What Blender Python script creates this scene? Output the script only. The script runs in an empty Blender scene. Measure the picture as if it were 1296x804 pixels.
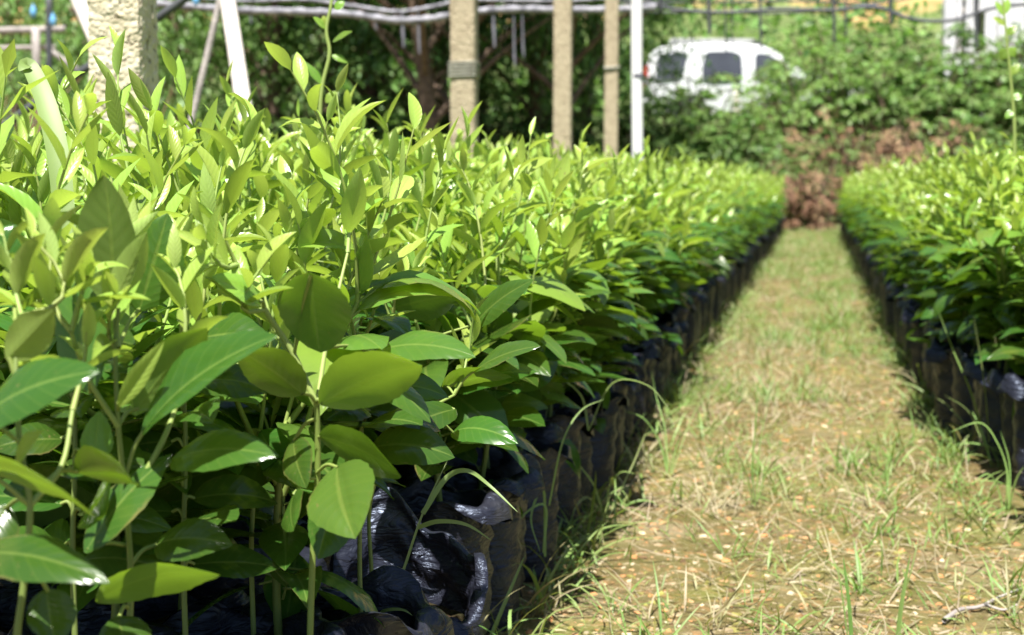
import bpy, bmesh, math, random
import numpy as np
from mathutils import Vector, Matrix, noise

random.seed(7)
RNG = np.random.default_rng(11)
R = math.radians
SC = bpy.context.scene
COL = SC.collection

# ------------------------------------------------------------------ camera, sky, sun, exposure
CAM_H = 0.60
YAW, PITCH = R(12.0), R(5.3)
cd = bpy.data.cameras.new("camera")
cam = bpy.data.objects.new("camera", cd)
COL.objects.link(cam)
cam.location = (0, 0, CAM_H)
cam.rotation_euler = (math.pi / 2 - PITCH, 0, YAW)
cd.sensor_width = 36.0
cd.lens = 50.0
cd.clip_start, cd.clip_end = 0.05, 600
cd.dof.use_dof = True
cd.dof.focus_distance = 1.35
cd.dof.aperture_fstop = 8.5
SC.camera = cam

SUN_EL, SUN_AZ = R(66), R(177)          # azimuth clockwise from +Y
w = bpy.data.worlds.new("World")
SC.world = w
w.use_nodes = True
nt = w.node_tree
nt.nodes.clear()
sky = nt.nodes.new("ShaderNodeTexSky")
sky.sky_type = 'NISHITA'
sky.sun_disc = False
sky.sun_elevation = SUN_EL
sky.sun_rotation = SUN_AZ
bg = nt.nodes.new("ShaderNodeBackground")
bg.inputs[1].default_value = 0.055
wo = nt.nodes.new("ShaderNodeOutputWorld")
nt.links.new(sky.outputs[0], bg.inputs[0])
nt.links.new(bg.outputs[0], wo.inputs[0])
sl = bpy.data.lights.new("sun", 'SUN')
sl.energy = 5.0
sl.angle = R(0.53)
sl.color = (1.0, 0.955, 0.88)
sun = bpy.data.objects.new("sun", sl)
COL.objects.link(sun)
to_sun = Vector((math.sin(SUN_AZ) * math.cos(SUN_EL), math.cos(SUN_AZ) * math.cos(SUN_EL), math.sin(SUN_EL)))
sun.rotation_euler = to_sun.to_track_quat('Z', 'Y').to_euler()
SC.view_settings.view_transform = 'Standard'
SC.view_settings.look = 'None'
SC.view_settings.exposure = 1.2
SC.view_settings.gamma = 1.0
SC.cycles.max_bounces = 8
SC.cycles.transparent_max_bounces = 6

# ------------------------------------------------------------------ helpers
RC = np.array(cam.rotation_euler.to_matrix())
CP = np.array(cam.location)
FPX = 1800.0


def P(px, py, d):
    """a point seen at (px, py) of the 1296x804 frame, d metres along the view axis"""
    return CP + RC @ np.array([(px - 648) / FPX * d, (402 - py) / FPX * d, -d])


def G(px, py, z=0.0):
    v = RC @ np.array([(px - 648) / FPX, (402 - py) / FPX, -1.0])
    t = (z - CP[2]) / v[2]
    return CP + v * t


def pix(p):
    q = RC.T @ (np.asarray(p) - CP)
    return 648 + FPX * q[0] / -q[2], 402 - FPX * q[1] / -q[2], -q[2]


def nrm(v):
    v = np.asarray(v, float)
    n = np.linalg.norm(v, axis=-1, keepdims=True)
    return v / np.maximum(n, 1e-9)


def tag(o, label=None, cat=None, group=None, kind=None):
    if label: o["label"] = label
    if cat: o["category"] = cat
    if group: o["group"] = group
    if kind: o["kind"] = kind
    return o


def empty(name, loc=(0, 0, 0), rz=0.0):
    o = bpy.data.objects.new(name, None)
    COL.objects.link(o)
    o.empty_display_size = 0.05
    o.location = tuple(loc)
    o.rotation_euler = (0, 0, rz)
    return o


class MB:
    """collects quads with a colour attribute and leaf coordinates; builds ONE mesh"""
    def __init__(s):
        s.v, s.f, s.c, s.u, s.n = [], [], [], [], 0

    def add(s, V, F, C=None, U=None):
        V = np.asarray(V, float).reshape(-1, 3)
        F = np.asarray(F, int).reshape(-1, 4)
        if len(V) == 0: return
        if C is None: C = (0.5, 0.5, 0.5, 1)
        C = np.asarray(C, float)
        if C.ndim == 1: C = np.tile(C, (len(V), 1))
        if U is None: U = np.zeros((len(V), 2))
        s.v.append(V); s.f.append(F + s.n); s.c.append(C); s.u.append(U)
        s.n += len(V)

    def arrays(s):
        return np.concatenate(s.v), np.concatenate(s.f), np.concatenate(s.c), np.concatenate(s.u)

    def mesh(s, name, mat, smooth=True):
        V, F, C, U = s.arrays()
        me = bpy.data.meshes.new(name)
        nf = len(F)
        me.vertices.add(len(V)); me.vertices.foreach_set("co", V.astype(np.float32).ravel())
        me.loops.add(nf * 4); me.loops.foreach_set("vertex_index", F.astype(np.int32).ravel())
        me.polygons.add(nf)
        me.polygons.foreach_set("loop_start", np.arange(0, nf * 4, 4, dtype=np.int32))
        me.polygons.foreach_set("use_smooth", np.full(nf, smooth, dtype=bool))
        a = me.attributes.new("lc", 'FLOAT_COLOR', 'POINT'); a.data.foreach_set("color", C.astype(np.float32).ravel())
        b = me.attributes.new("luv", 'FLOAT2', 'POINT'); b.data.foreach_set("vector", U.astype(np.float32).ravel())
        me.update(calc_edges=True)
        me.materials.append(mat)
        return me

    def build(s, name, mat, parent=None, smooth=True, loc=None):
        o = bpy.data.objects.new(name, s.mesh(name, mat, smooth))
        COL.objects.link(o)
        if parent: o.parent = parent
        if loc is not None: o.location = tuple(loc)
        return o


def leaf_batch(mb, base, dirs, nrms, L, W, fold, curl, age, camber=0.12, ripple=0.0, nu=2, nv=4, p=0.8, q=0.85, rnd=None):
    """N leaves at once: base, direction, upper-side normal; fold = V angle, curl = bend along the length"""
    base = np.asarray(base, float).reshape(-1, 3)
    N = len(base)
    if N == 0: return
    y = nrm(np.asarray(dirs, float).reshape(-1, 3))
    z = np.asarray(nrms, float).reshape(-1, 3)
    z = nrm(z - (z * y).sum(1, keepdims=True) * y + 1e-6)
    x = np.cross(y, z)
    L, W, fold, curl, age, camber, ripple = [np.broadcast_to(np.asarray(a, float), (N,)) for a in (L, W, fold, curl, age, camber, ripple)]
    if rnd is None: rnd = RNG.random(N)
    rnd = np.broadcast_to(np.asarray(rnd, float), (N,))
    t = np.linspace(0, 1, nv + 1)
    a = curl[:, None] * t[None, :]
    ca, sa = np.cos(a), np.sin(a)
    dt = 1.0 / nv
    cy = np.concatenate([np.zeros((N, 1)), np.cumsum((ca[:, 1:] + ca[:, :-1]) / 2 * dt, 1)], 1) * L[:, None]
    cz = -np.concatenate([np.zeros((N, 1)), np.cumsum((sa[:, 1:] + sa[:, :-1]) / 2 * dt, 1)], 1) * L[:, None]
    wv = np.maximum(np.sin(np.pi * np.clip(t, 0, 1) ** p), 0) ** q
    wv[0], wv[-1] = 0.06, 0.015
    u = np.linspace(-1, 1, nu + 1)
    au = np.abs(u)
    hw = 0.5 * W[:, None] * wv[None, :]
    hw = hw * (1 + (0.05 if nu > 2 else 0.0) * np.sin(t[None, :] * 17 + rnd[:, None] * 40) * np.sin(t[None, :] * 31 + rnd[:, None] * 9))
    sx = hw[:, :, None] * (u[None, None, :] + (0.10 if nu > 2 else 0.0) * (1 - u[None, None, :] ** 2) * np.sin(rnd[:, None, None] * 37)) * np.cos(fold)[:, None, None]
    up = hw[:, :, None] * (au[None, None, :] * np.sin(fold)[:, None, None] - camber[:, None, None] * (au ** 2)[None, None, :] * 2)
    up = up + ripple[:, None, None] * W[:, None, None] * (au ** 2)[None, None, :] * np.sin(t[None, :, None] * 13 + rnd[:, None, None] * 20 + np.sign(u)[None, None, :])
    # local (y,z) of centre plus up along the bent normal
    yy = cy[:, :, None] + up * sa[:, :, None]
    zz = cz[:, :, None] + up * ca[:, :, None]
    V = base[:, None, None, :] + sx[..., None] * x[:, None, None, :] + yy[..., None] * y[:, None, None, :] + zz[..., None] * z[:, None, None, :]
    k = (nv + 1) * (nu + 1)
    i, j = np.meshgrid(np.arange(nv), np.arange(nu), indexing='ij')
    q0 = (i * (nu + 1) + j).ravel()
    F1 = np.stack([q0, q0 + 1, q0 + nu + 2, q0 + nu + 1], 1)
    F = (F1[None] + (np.arange(N) * k)[:, None, None]).reshape(-1, 4)
    C = np.ones((N, k, 4)); C[..., 0] = age[:, None]; C[..., 1] = rnd[:, None]; C[..., 2] = 0
    U = np.empty((N, nv + 1, nu + 1, 2)); U[..., 0] = u[None, None, :]; U[..., 1] = t[None, :, None]
    mb.add(V.reshape(-1, 3), F, C.reshape(-1, 4), U.reshape(-1, 2))


def tube(mb, pts, rad, ns=6, col=(0.5, 0.5, 0, 1), cap=False):
    pts = np.asarray(pts, float)
    n = len(pts)
    rad = np.broadcast_to(np.asarray(rad, float), (n,))
    tan = nrm(np.gradient(pts, axis=0))
    ref = np.array([0.0, 0, 1]) if abs(tan[:, 2]).mean() < 0.8 else np.array([1.0, 0, 0])
    a = nrm(np.cross(tan, ref)); b = np.cross(tan, a)
    th = np.arange(ns) / ns * 2 * np.pi
    V = pts[:, None, :] + rad[:, None, None] * (np.cos(th)[None, :, None] * a[:, None, :] + np.sin(th)[None, :, None] * b[:, None, :])
    V = V.reshape(-1, 3)
    F = []
    for i in range(n - 1):
        for j in range(ns):
            k = (j + 1) % ns
            F.append((i * ns + j, i * ns + k, (i + 1) * ns + k, (i + 1) * ns + j))
    if cap:
        for e in (0, n - 1):
            c = len(V); V = np.vstack([V, pts[e]])
            for j in range(0, ns, 2):
                F.append((e * ns + j, e * ns + (j + 1) % ns, e * ns + (j + 2) % ns, c))
    U = np.zeros((len(V), 2)); U[:, 0] = 0.9
    mb.add(V, F, col, U)


def bez(a, b, sag=(0, 0, 0), n=6):
    a, b = np.asarray(a, float), np.asarray(b, float)
    t = np.linspace(0, 1, n)[:, None]
    return a * (1 - t) + b * t + np.asarray(sag, float) * 4 * t * (1 - t)


def smooth_path(pts, n=6):
    pts = np.asarray(pts, float)
    P_ = np.vstack([2 * pts[0] - pts[1], pts, 2 * pts[-1] - pts[-2]])
    out = []
    for i in range(1, len(P_) - 2):
        for t in np.arange(n) / n:
            p0, p1, p2, p3 = P_[i - 1], P_[i], P_[i + 1], P_[i + 2]
            out.append(0.5 * (2 * p1 + (p2 - p0) * t + (2 * p0 - 5 * p1 + 4 * p2 - p3) * t * t + (3 * p1 - p0 - 3 * p2 + p3) * t ** 3))
    out.append(pts[-1])
    return np.array(out)


# ------------------------------------------------------------------ materials
def new_mat(name):
    m = bpy.data.materials.new(name)
    m.use_nodes = True
    n = m.node_tree
    n.nodes.clear()
    out = n.nodes.new("ShaderNodeOutputMaterial")
    return m, n, out


def N_(n, t, **kw):
    o = n.nodes.new("ShaderNode" + t)
    for k, v in kw.items():
        if hasattr(o, k): setattr(o, k, v)
        else: o.inputs[k.replace('_', ' ')].default_value = v
    return o


def ramp(n, src, stops, interp='LINEAR'):
    r = n.nodes.new("ShaderNodeValToRGB")
    r.color_ramp.interpolation = interp
    while len(r.color_ramp.elements) < len(stops): r.color_ramp.elements.new(0.5)
    for e, (p, c) in zip(r.color_ramp.elements, stops):
        e.position = p
        e.color = (*c, 1) if len(c) == 3 else c
    n.links.new(src, r.inputs[0])
    return r


def mixc(n, fac, a, b, mode='MIX'):
    m = n.nodes.new("ShaderNodeMix"); m.data_type = 'RGBA'; m.blend_type = mode
    for sock, val in ((m.inputs[0], fac), (m.inputs[6], a), (m.inputs[7], b)):
        if hasattr(val, 'is_linked') or isinstance(val, bpy.types.NodeSocket): n.links.new(val, sock)
        elif isinstance(val, (int, float)): sock.default_value = val
        else: sock.default_value = (*val, 1) if len(val) == 3 else val
    return m.outputs[2]


def math_(n, op, a, b=None, clamp=False):
    m = n.nodes.new("ShaderNodeMath"); m.operation = op; m.use_clamp = clamp
    for s, v in ((m.inputs[0], a), (m.inputs[1], b)):
        if v is None: continue
        if isinstance(v, bpy.types.NodeSocket): n.links.new(v, s)
        else: s.default_value = v
    return m.outputs[0]


def leaf_material(name, stops, under, trans, tfac=0.36, rough=(0.42, 0.24), vary=0.35, veins=True):
    m, n, out = new_mat(name)
    at = N_(n, "Attribute", attribute_name="lc")
    sp = n.nodes.new("ShaderNodeSeparateColor"); n.links.new(at.outputs[0], sp.inputs[0])
    age, rnd = sp.outputs[0], sp.outputs[1]
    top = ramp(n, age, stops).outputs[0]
    und = ramp(n, age, under).outputs[0]
    geo = n.nodes.new("ShaderNodeNewGeometry")
    tx = n.nodes.new("ShaderNodeTexCoord")
    no = N_(n, "TexNoise"); no.inputs["Scale"].default_value = 22.0; no.inputs["Detail"].default_value = 3
    n.links.new(tx.outputs["Object"], no.inputs["Vector"])
    col = mixc(n, geo.outputs["Backfacing"], top, und)
    uv = N_(n, "Attribute", attribute_name="luv")
    su = n.nodes.new("ShaderNodeSeparateXYZ"); n.links.new(uv.outputs[1], su.inputs[0])
    au = math_(n, 'ABSOLUTE', su.outputs[0])
    if veins:
        rib = ramp(n, au, [(0.0, (1, 1, 1)), (0.045, (0.7, 0.7, 0.7)), (0.09, (0, 0, 0))]).outputs[0]
        col = mixc(n, math_(n, 'MULTIPLY', rib, 0.55), col, mixc(n, 0.6, und, (0.24, 0.34, 0.07)))
    if veins:
        vn = math_(n, 'SINE', math_(n, 'MULTIPLY', math_(n, 'SUBTRACT', su.outputs[1], math_(n, 'MULTIPLY', au, 0.20)), 58.0))
        col = mixc(n, math_(n, 'MULTIPLY', ramp(n, vn, [(0.80, (0, 0, 0)), (1.0, (1, 1, 1))]).outputs[0], 0.18), col, mixc(n, 0.5, col, (0.22, 0.30, 0.06)))
        n5 = N_(n, "TexNoise"); n5.inputs["Scale"].default_value = 240.0; n5.inputs["Detail"].default_value = 2
        n6 = N_(n, "TexNoise"); n6.inputs["Scale"].default_value = 9.0
        for q in (n5, n6): n.links.new(tx.outputs["Object"], q.inputs["Vector"])
        spot = math_(n, 'MULTIPLY', ramp(n, n5.outputs[0], [(0.66, (0, 0, 0)), (0.74, (1, 1, 1))]).outputs[0], ramp(n, n6.outputs[0], [(0.5, (0, 0, 0)), (0.62, (0.8, 0.8, 0.8))]).outputs[0])
        col = mixc(n, spot, col, (0.22, 0.17, 0.07))
        edge = math_(n, 'MULTIPLY', ramp(n, math_(n, 'ADD', au, math_(n, 'MULTIPLY', math_(n, 'SUBTRACT', no.outputs[0], 0.5), 0.3)), [(0.88, (0, 0, 0)), (0.97, (1, 1, 1))]).outputs[0], ramp(n, n6.outputs[0], [(0.56, (0, 0, 0)), (0.64, (0.75, 0.75, 0.75))]).outputs[0])
        edge = math_(n, 'MULTIPLY', edge, ramp(n, age, [(0.35, (0, 0, 0)), (0.6, (1, 1, 1))]).outputs[0])
        col = mixc(n, edge, col, (0.20, 0.17, 0.06))
        yel = ramp(n, n6.outputs[0], [(0.62, (0, 0, 0)), (0.78, (0.5, 0.5, 0.5))]).outputs[0]
        col = mixc(n, yel, col, (0.26, 0.28, 0.05))
    hs = n.nodes.new("ShaderNodeHueSaturation")
    n.links.new(col, hs.inputs["Color"])
    v = math_(n, 'ADD', math_(n, 'MULTIPLY', rnd, vary), 1.0 - vary * 0.55)
    v = math_(n, 'ADD', v, math_(n, 'MULTIPLY', math_(n, 'SUBTRACT', no.outputs[0], 0.5), 0.35))
    n.links.new(v, hs.inputs["Value"])
    n.links.new(math_(n, 'ADD', math_(n, 'MULTIPLY', rnd, 0.03), 0.483), hs.inputs["Hue"])
    b = N_(n, "BsdfPrincipled")
    n.links.new(hs.outputs[0], b.inputs["Base Color"])
    rr = ramp(n, age, [(0, (rough[0],) * 3), (1, (rough[1],) * 3)]).outputs[0]
    n.links.new(rr, b.inputs["Roughness"])
    b.inputs["Specular IOR Level"].default_value = 0.5
    if veins:
        wv = math_(n, 'SINE', math_(n, 'MULTIPLY', math_(n, 'SUBTRACT', su.outputs[1], math_(n, 'MULTIPLY', au, 0.20)), 58.0))
        hgt = math_(n, 'ADD', math_(n, 'MULTIPLY', wv, 0.17), math_(n, 'ADD', math_(n, 'MULTIPLY', rib, -0.8), math_(n, 'MULTIPLY', no.outputs[0], 1.2)))
        bp = N_(n, "Bump"); bp.inputs["Strength"].default_value = 0.22; bp.inputs["Distance"].default_value = 0.0016
        n.links.new(hgt, bp.inputs["Height"]); n.links.new(bp.outputs[0], b.inputs["Normal"])
    tr = N_(n, "BsdfTranslucent")
    tc = ramp(n, age, trans).outputs[0]
    h2 = n.nodes.new("ShaderNodeHueSaturation"); n.links.new(tc, h2.inputs["Color"]); n.links.new(v, h2.inputs["Value"])
    n.links.new(h2.outputs[0], tr.inputs[0])
    mx = n.nodes.new("ShaderNodeMixShader"); mx.inputs[0].default_value = tfac
    n.links.new(b.outputs[0], mx.inputs[1]); n.links.new(tr.outputs[0], mx.inputs[2])
    n.links.new(mx.outputs[0], out.inputs[0])
    return m


M = {}
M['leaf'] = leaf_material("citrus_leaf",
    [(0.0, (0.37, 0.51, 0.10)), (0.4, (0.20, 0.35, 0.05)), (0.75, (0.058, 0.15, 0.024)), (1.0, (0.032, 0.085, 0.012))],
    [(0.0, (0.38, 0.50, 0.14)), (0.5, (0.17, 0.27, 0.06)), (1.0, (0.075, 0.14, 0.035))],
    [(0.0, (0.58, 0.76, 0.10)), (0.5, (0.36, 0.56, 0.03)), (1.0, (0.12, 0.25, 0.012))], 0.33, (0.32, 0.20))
M['stem'] = leaf_material("green_stem",
    [(0.0, (0.34, 0.43, 0.12)), (0.5, (0.20, 0.28, 0.06)), (1.0, (0.10, 0.12, 0.05))],
    [(0.0, (0.34, 0.43, 0.12)), (0.5, (0.20, 0.28, 0.06)), (1.0, (0.10, 0.12, 0.05))],
    [(0.0, (0.3, 0.4, 0.08)), (1.0, (0.12, 0.2, 0.02))], 0.12, (0.5, 0.55), 0.3, False)
M['bush'] = leaf_material("bush_leaf",
    [(0.0, (0.23, 0.38, 0.10)), (0.5, (0.11, 0.225, 0.055)), (1.0, (0.024, 0.075, 0.024))],
    [(0.0, (0.18, 0.29, 0.10)), (0.5, (0.09, 0.18, 0.06)), (1.0, (0.04, 0.085, 0.035))],
    [(0.0, (0.26, 0.46, 0.07)), (0.5, (0.12, 0.28, 0.03)), (1.0, (0.04, 0.11, 0.015))], 0.38, (0.5, 0.42), 0.5, False)
M['dry'] = leaf_material("dry_frond",
    [(0.0, (0.36, 0.25, 0.14)), (0.5, (0.25, 0.13, 0.07)), (1.0, (0.13, 0.06, 0.04))],
    [(0.0, (0.38, 0.27, 0.15)), (0.5, (0.27, 0.15, 0.08)), (1.0, (0.14, 0.07, 0.05))],
    [(0.0, (0.36, 0.22, 0.1)), (1.0, (0.16, 0.07, 0.03))], 0.2, (0.8, 0.8), 0.5, False)
M['grass'] = leaf_material("grass_blade",
    [(0.0, (0.44, 0.37, 0.25)), (0.35, (0.30, 0.30, 0.13)), (0.6, (0.23, 0.35, 0.10)), (1.0, (0.10, 0.21, 0.04))],
    [(0.0, (0.50, 0.42, 0.24)), (0.35, (0.36, 0.34, 0.11)), (0.6, (0.22, 0.33, 0.08)), (1.0, (0.10, 0.22, 0.04))],
    [(0.0, (0.4, 0.33, 0.16)), (0.5, (0.32, 0.4, 0.06)), (1.0, (0.18, 0.32, 0.02))], 0.3, (0.55, 0.45), 0.4, False)


def simple(name, col, rough=0.6, noise_amt=0.25, scale=8.0, bump=0.0, bscale=60.0, metal=0.0, dark=None, spec=0.5, detail=6):
    m, n, out = new_mat(name)
    tx = n.nodes.new("ShaderNodeTexCoord")
    no = N_(n, "TexNoise"); no.inputs["Scale"].default_value = scale; no.inputs["Detail"].default_value = detail
    n.links.new(tx.outputs["Object"], no.inputs["Vector"])
    d = dark if dark else tuple(c * (1 - noise_amt) for c in col)
    l = tuple(min(1, c * (1 + noise_amt * 0.5)) for c in col)
    c = ramp(n, no.outputs[0], [(0.32, d), (0.68, l)])
    b = N_(n, "BsdfPrincipled")
    n.links.new(c.outputs[0], b.inputs["Base Color"])
    b.inputs["Roughness"].default_value = rough
    b.inputs["Metallic"].default_value = metal
    b.inputs["Specular IOR Level"].default_value = spec
    if bump:
        n2 = N_(n, "TexNoise"); n2.inputs["Scale"].default_value = bscale; n2.inputs["Detail"].default_value = 5
        n.links.new(tx.outputs["Object"], n2.inputs["Vector"])
        bp = N_(n, "Bump"); bp.inputs["Strength"].default_value = bump; bp.inputs["Distance"].default_value = 0.01
        n.links.new(n2.outputs[0], bp.inputs["Height"]); n.links.new(bp.outputs[0], b.inputs["Normal"])
    n.links.new(b.outputs[0], out.inputs[0])
    return m


def bag_material():
    m, n, out = new_mat("black_polythene")
    tx = n.nodes.new("ShaderNodeTexCoord")
    oi = n.nodes.new("ShaderNodeObjectInfo")
    va = n.nodes.new("ShaderNodeVectorMath"); va.operation = 'ADD'
    n.links.new(tx.outputs["Object"], va.inputs[0])
    cx = n.nodes.new("ShaderNodeCombineXYZ")
    n.links.new(math_(n, 'MULTIPLY', oi.outputs["Random"], 31.0), cx.inputs[0]); n.links.new(cx.outputs[0], va.inputs[1])
    d = N_(n, "TexNoise"); d.inputs["Scale"].default_value = 16; d.inputs["Detail"].default_value = 6
    n.links.new(va.outputs[0], d.inputs["Vector"])
    fac = ramp(n, math_(n, 'ADD', d.outputs[0], math_(n, 'MULTIPLY', math_(n, 'SUBTRACT', oi.outputs["Random"], 0.5), 0.16)), [(0.60, (0, 0, 0)), (0.78, (0.55, 0.55, 0.55))])
    col = mixc(n, fac.outputs[0], (0.016, 0.017, 0.027), (0.050, 0.047, 0.044))
    b = N_(n, "BsdfPrincipled"); n.links.new(col, b.inputs["Base Color"])
    r = ramp(n, fac.outputs[0], [(0, (0.36,) * 3), (1, (0.65,) * 3)])
    n.links.new(r.outputs[0], b.inputs["Roughness"])
    b.inputs['Specular Tint'].default_value = (0.62, 0.74, 1.0, 1)
    b.inputs['Specular IOR Level'].default_value = 0.5
    # crumples: stretched noise
    mp = n.nodes.new("ShaderNodeMapping"); mp.inputs["Scale"].default_value = (20, 20, 52)
    n.links.new(va.outputs[0], mp.inputs[0])
    n2 = N_(n, "TexNoise"); n2.inputs["Scale"].default_value = 1.0; n2.inputs["Detail"].default_value = 4; n2.inputs["Distortion"].default_value = 1.4
    n.links.new(mp.outputs[0], n2.inputs["Vector"])
    bp = N_(n, "Bump"); bp.inputs["Strength"].default_value = 0.7; bp.inputs["Distance"].default_value = 0.014
    n.links.new(math_(n, 'ABSOLUTE', math_(n, 'SUBTRACT', n2.outputs[0], 0.5)), bp.inputs["Height"]); n.links.new(bp.outputs[0], b.inputs["Normal"])
    n.links.new(b.outputs[0], out.inputs[0])
    return m


def ground_material():
    m, n, out = new_mat("mossy_path_soil")
    tx = n.nodes.new("ShaderNodeTexCoord")
    geo = n.nodes.new("ShaderNodeNewGeometry")
    def nz(scale, det=6, dist=0.0, sc=None):
        o = N_(n, "TexNoise"); o.inputs["Scale"].default_value = scale; o.inputs["Detail"].default_value = det; o.inputs["Distortion"].default_value = dist
        o.inputs["Roughness"].default_value = 0.62
        n.links.new(tx.outputs["Object"], o.inputs["Vector"]); return o.outputs[0]
    base = ramp(n, nz(5.0), [(0.30, (0.080, 0.078, 0.020)), (0.45, (0.130, 0.120, 0.036)), (0.58, (0.175, 0.145, 0.068)), (0.75, (0.28, 0.235, 0.155))]).outputs[0]
    base = mixc(n, ramp(n, nz(1.9, 5, 0.5), [(0.42, (0, 0, 0)), (0.60, (0.75, 0.75, 0.75))]).outputs[0], base, (0.115, 0.085, 0.032))
    base = mixc(n, ramp(n, nz(3.3, 5, 0.8), [(0.55, (0, 0, 0)), (0.70, (0.7, 0.7, 0.7))]).outputs[0], base, (0.16, 0.165, 0.035))
    soil = ramp(n, nz(38.0, 5, 0.6), [(0.52, (0, 0, 0)), (0.66, (1, 1, 1))]).outputs[0]
    c = mixc(n, math_(n, 'MULTIPLY', soil, 0.5), base, (0.40, 0.21, 0.09))
    pale = ramp(n, nz(85.0, 4, 0.8), [(0.57, (0, 0, 0)), (0.68, (1, 1, 1))]).outputs[0]
    c = mixc(n, math_(n, 'MULTIPLY', pale, 0.7), c, (0.55, 0.45, 0.30))
    dk = ramp(n, nz(60.0, 5, 0.5), [(0.30, (1, 1, 1)), (0.42, (0, 0, 0))]).outputs[0]
    c = mixc(n, math_(n, 'MULTIPLY', dk, 0.6), c, (0.07, 0.055, 0.02))
    gr = ramp(n, nz(2.2, 4), [(0.5, (0, 0, 0)), (0.7, (1, 1, 1))]).outputs[0]
    c = mixc(n, math_(n, 'MULTIPLY', gr, 0.35), c, (0.16, 0.19, 0.05))
    # the bank and hill behind (y > 18): green cover with bare orange earth higher up
    sx = n.nodes.new("ShaderNodeSeparateXYZ"); n.links.new(geo.outputs["Position"], sx.inputs[0])
    far = math_(n, 'MULTIPLY', math_(n, 'SUBTRACT', sx.outputs[1], 18.0), 0.8, True)
    hillc = ramp(n, nz(0.9, 5), [(0.35, (0.07, 0.11, 0.03)), (0.65, (0.17, 0.21, 0.08))]).outputs[0]
    bare = ramp(n, math_(n, 'ADD', nz(0.16, 4), math_(n, 'MULTIPLY', math_(n, 'SUBTRACT', sx.outputs[2], 6.0), 0.16)), [(0.44, (0, 0, 0)), (0.52, (1, 1, 1))]).outputs[0]
    hillc = mixc(n, bare, hillc, ramp(n, nz(1.5, 5), [(0.3, (0.50, 0.27, 0.11)), (0.7, (0.62, 0.40, 0.20))]).outputs[0])
    c = mixc(n, far, c, hillc)
    b = N_(n, "BsdfPrincipled"); n.links.new(c, b.inputs["Base Color"]); b.inputs["Roughness"].default_value = 0.9
    b.inputs["Specular IOR Level"].default_value = 0.25
    bp = N_(n, "Bump"); bp.inputs["Strength"].default_value = 0.7; bp.inputs["Distance"].default_value = 0.015
    n.links.new(math_(n, 'ADD', nz(45.0, 6), math_(n, 'MULTIPLY', nz(140.0, 3), 0.5)), bp.inputs["Height"]); n.links.new(bp.outputs[0], b.inputs["Normal"])
    n.links.new(b.outputs[0], out.inputs[0])
    return m


def concrete_material(name, a, b_, pits=True):
    m, n, out = new_mat(name)
    tx = n.nodes.new("ShaderNodeTexCoord")
    no = N_(n, "TexNoise"); no.inputs["Scale"].default_value = 26; no.inputs["Detail"].default_value = 7
    n.links.new(tx.outputs["Object"], no.inputs["Vector"])
    c = ramp(n, no.outputs[0], [(0.3, a), (0.7, b_)]).outputs[0]
    vo = N_(n, "TexVoronoi"); vo.inputs["Scale"].default_value = 95; n.links.new(tx.outputs["Object"], vo.inputs["Vector"])
    n3 = N_(n, "TexNoise"); n3.inputs["Scale"].default_value = 55; n3.inputs["Detail"].default_value = 3
    n.links.new(tx.outputs["Object"], n3.inputs["Vector"])
    pit = ramp(n, n3.outputs[0], [(0.33, (1, 1, 1)), (0.40, (0, 0, 0))]).outputs[0]
    if pits: c = mixc(n, math_(n, 'MULTIPLY', pit, 0.75), c, (0.16, 0.13, 0.08))
    b = N_(n, "BsdfPrincipled"); n.links.new(c, b.inputs["Base Color"]); b.inputs["Roughness"].default_value = 0.9
    b.inputs["Specular IOR Level"].default_value = 0.2
    bp = N_(n, "Bump"); bp.inputs["Strength"].default_value = 0.8; bp.inputs["Distance"].default_value = 0.006
    h = math_(n, 'SUBTRACT', math_(n, 'MULTIPLY', vo.outputs[0], -0.7), math_(n, 'MULTIPLY', pit, 0.9))
    n.links.new(h, bp.inputs["Height"]); n.links.new(bp.outputs[0], b.inputs["Normal"])
    n.links.new(b.outputs[0], out.inputs[0])
    return m


M['bag'] = bag_material()
M['soil'] = simple("potting_soil", (0.042, 0.026, 0.012), 0.95, 0.6, 60, 0.8, 120, dark=(0.016, 0.019, 0.005), spec=0.2)
M['ground'] = ground_material()
M['concrete_near'] = concrete_material("rough_cream_concrete", (0.48, 0.42, 0.28), (0.66, 0.60, 0.46))
M['concrete'] = concrete_material("tan_concrete", (0.34, 0.28, 0.19), (0.46, 0.39, 0.27), False)
M['band'] = simple("grey_wire_band", (0.27, 0.27, 0.22), 0.6, 0.3, 60)
M['white_pipe'] = simple("white_pvc", (0.82, 0.81, 0.83), 0.45, 0.06, 9)
M['pale_pole'] = simple("peeled_pale_pole", (0.78, 0.70, 0.66), 0.7, 0.2, 14, 0.3, 40)
M['old_wood'] = simple("weathered_timber", (0.38, 0.34, 0.32), 0.85, 0.4, 12, 0.4, 60)
M['dark_pole'] = simple("dark_metal_tube", (0.06, 0.065, 0.07), 0.5, 0.3, 20)
M['net'] = simple("grey_shade_net", (0.33, 0.325, 0.36), 0.75, 0.5, 14, 0.7, 70, dark=(0.10, 0.10, 0.12))
M['hose'] = simple("black_hose", (0.075, 0.08, 0.095), 0.55, 0.3, 16)
M['string'] = simple("grey_string", (0.15, 0.15, 0.18), 0.8, 0.3, 20)
M['dark_string'] = simple("dark_string", (0.05, 0.055, 0.06), 0.8, 0.3, 20)
M['bark'] = simple("brown_bark", (0.15, 0.10, 0.07), 0.9, 0.5, 14, 0.8, 40)
M['blue'] = simple("blue_plastic", (0.16, 0.42, 0.72), 0.4, 0.15, 20)
M['planks'] = simple("limewashed_planks", (0.70, 0.69, 0.73), 0.8, 0.22, 5, 0.3, 40)
M['tin'] = simple("grey_tin_roof", (0.45, 0.45, 0.48), 0.5, 0.2, 5)
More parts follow.
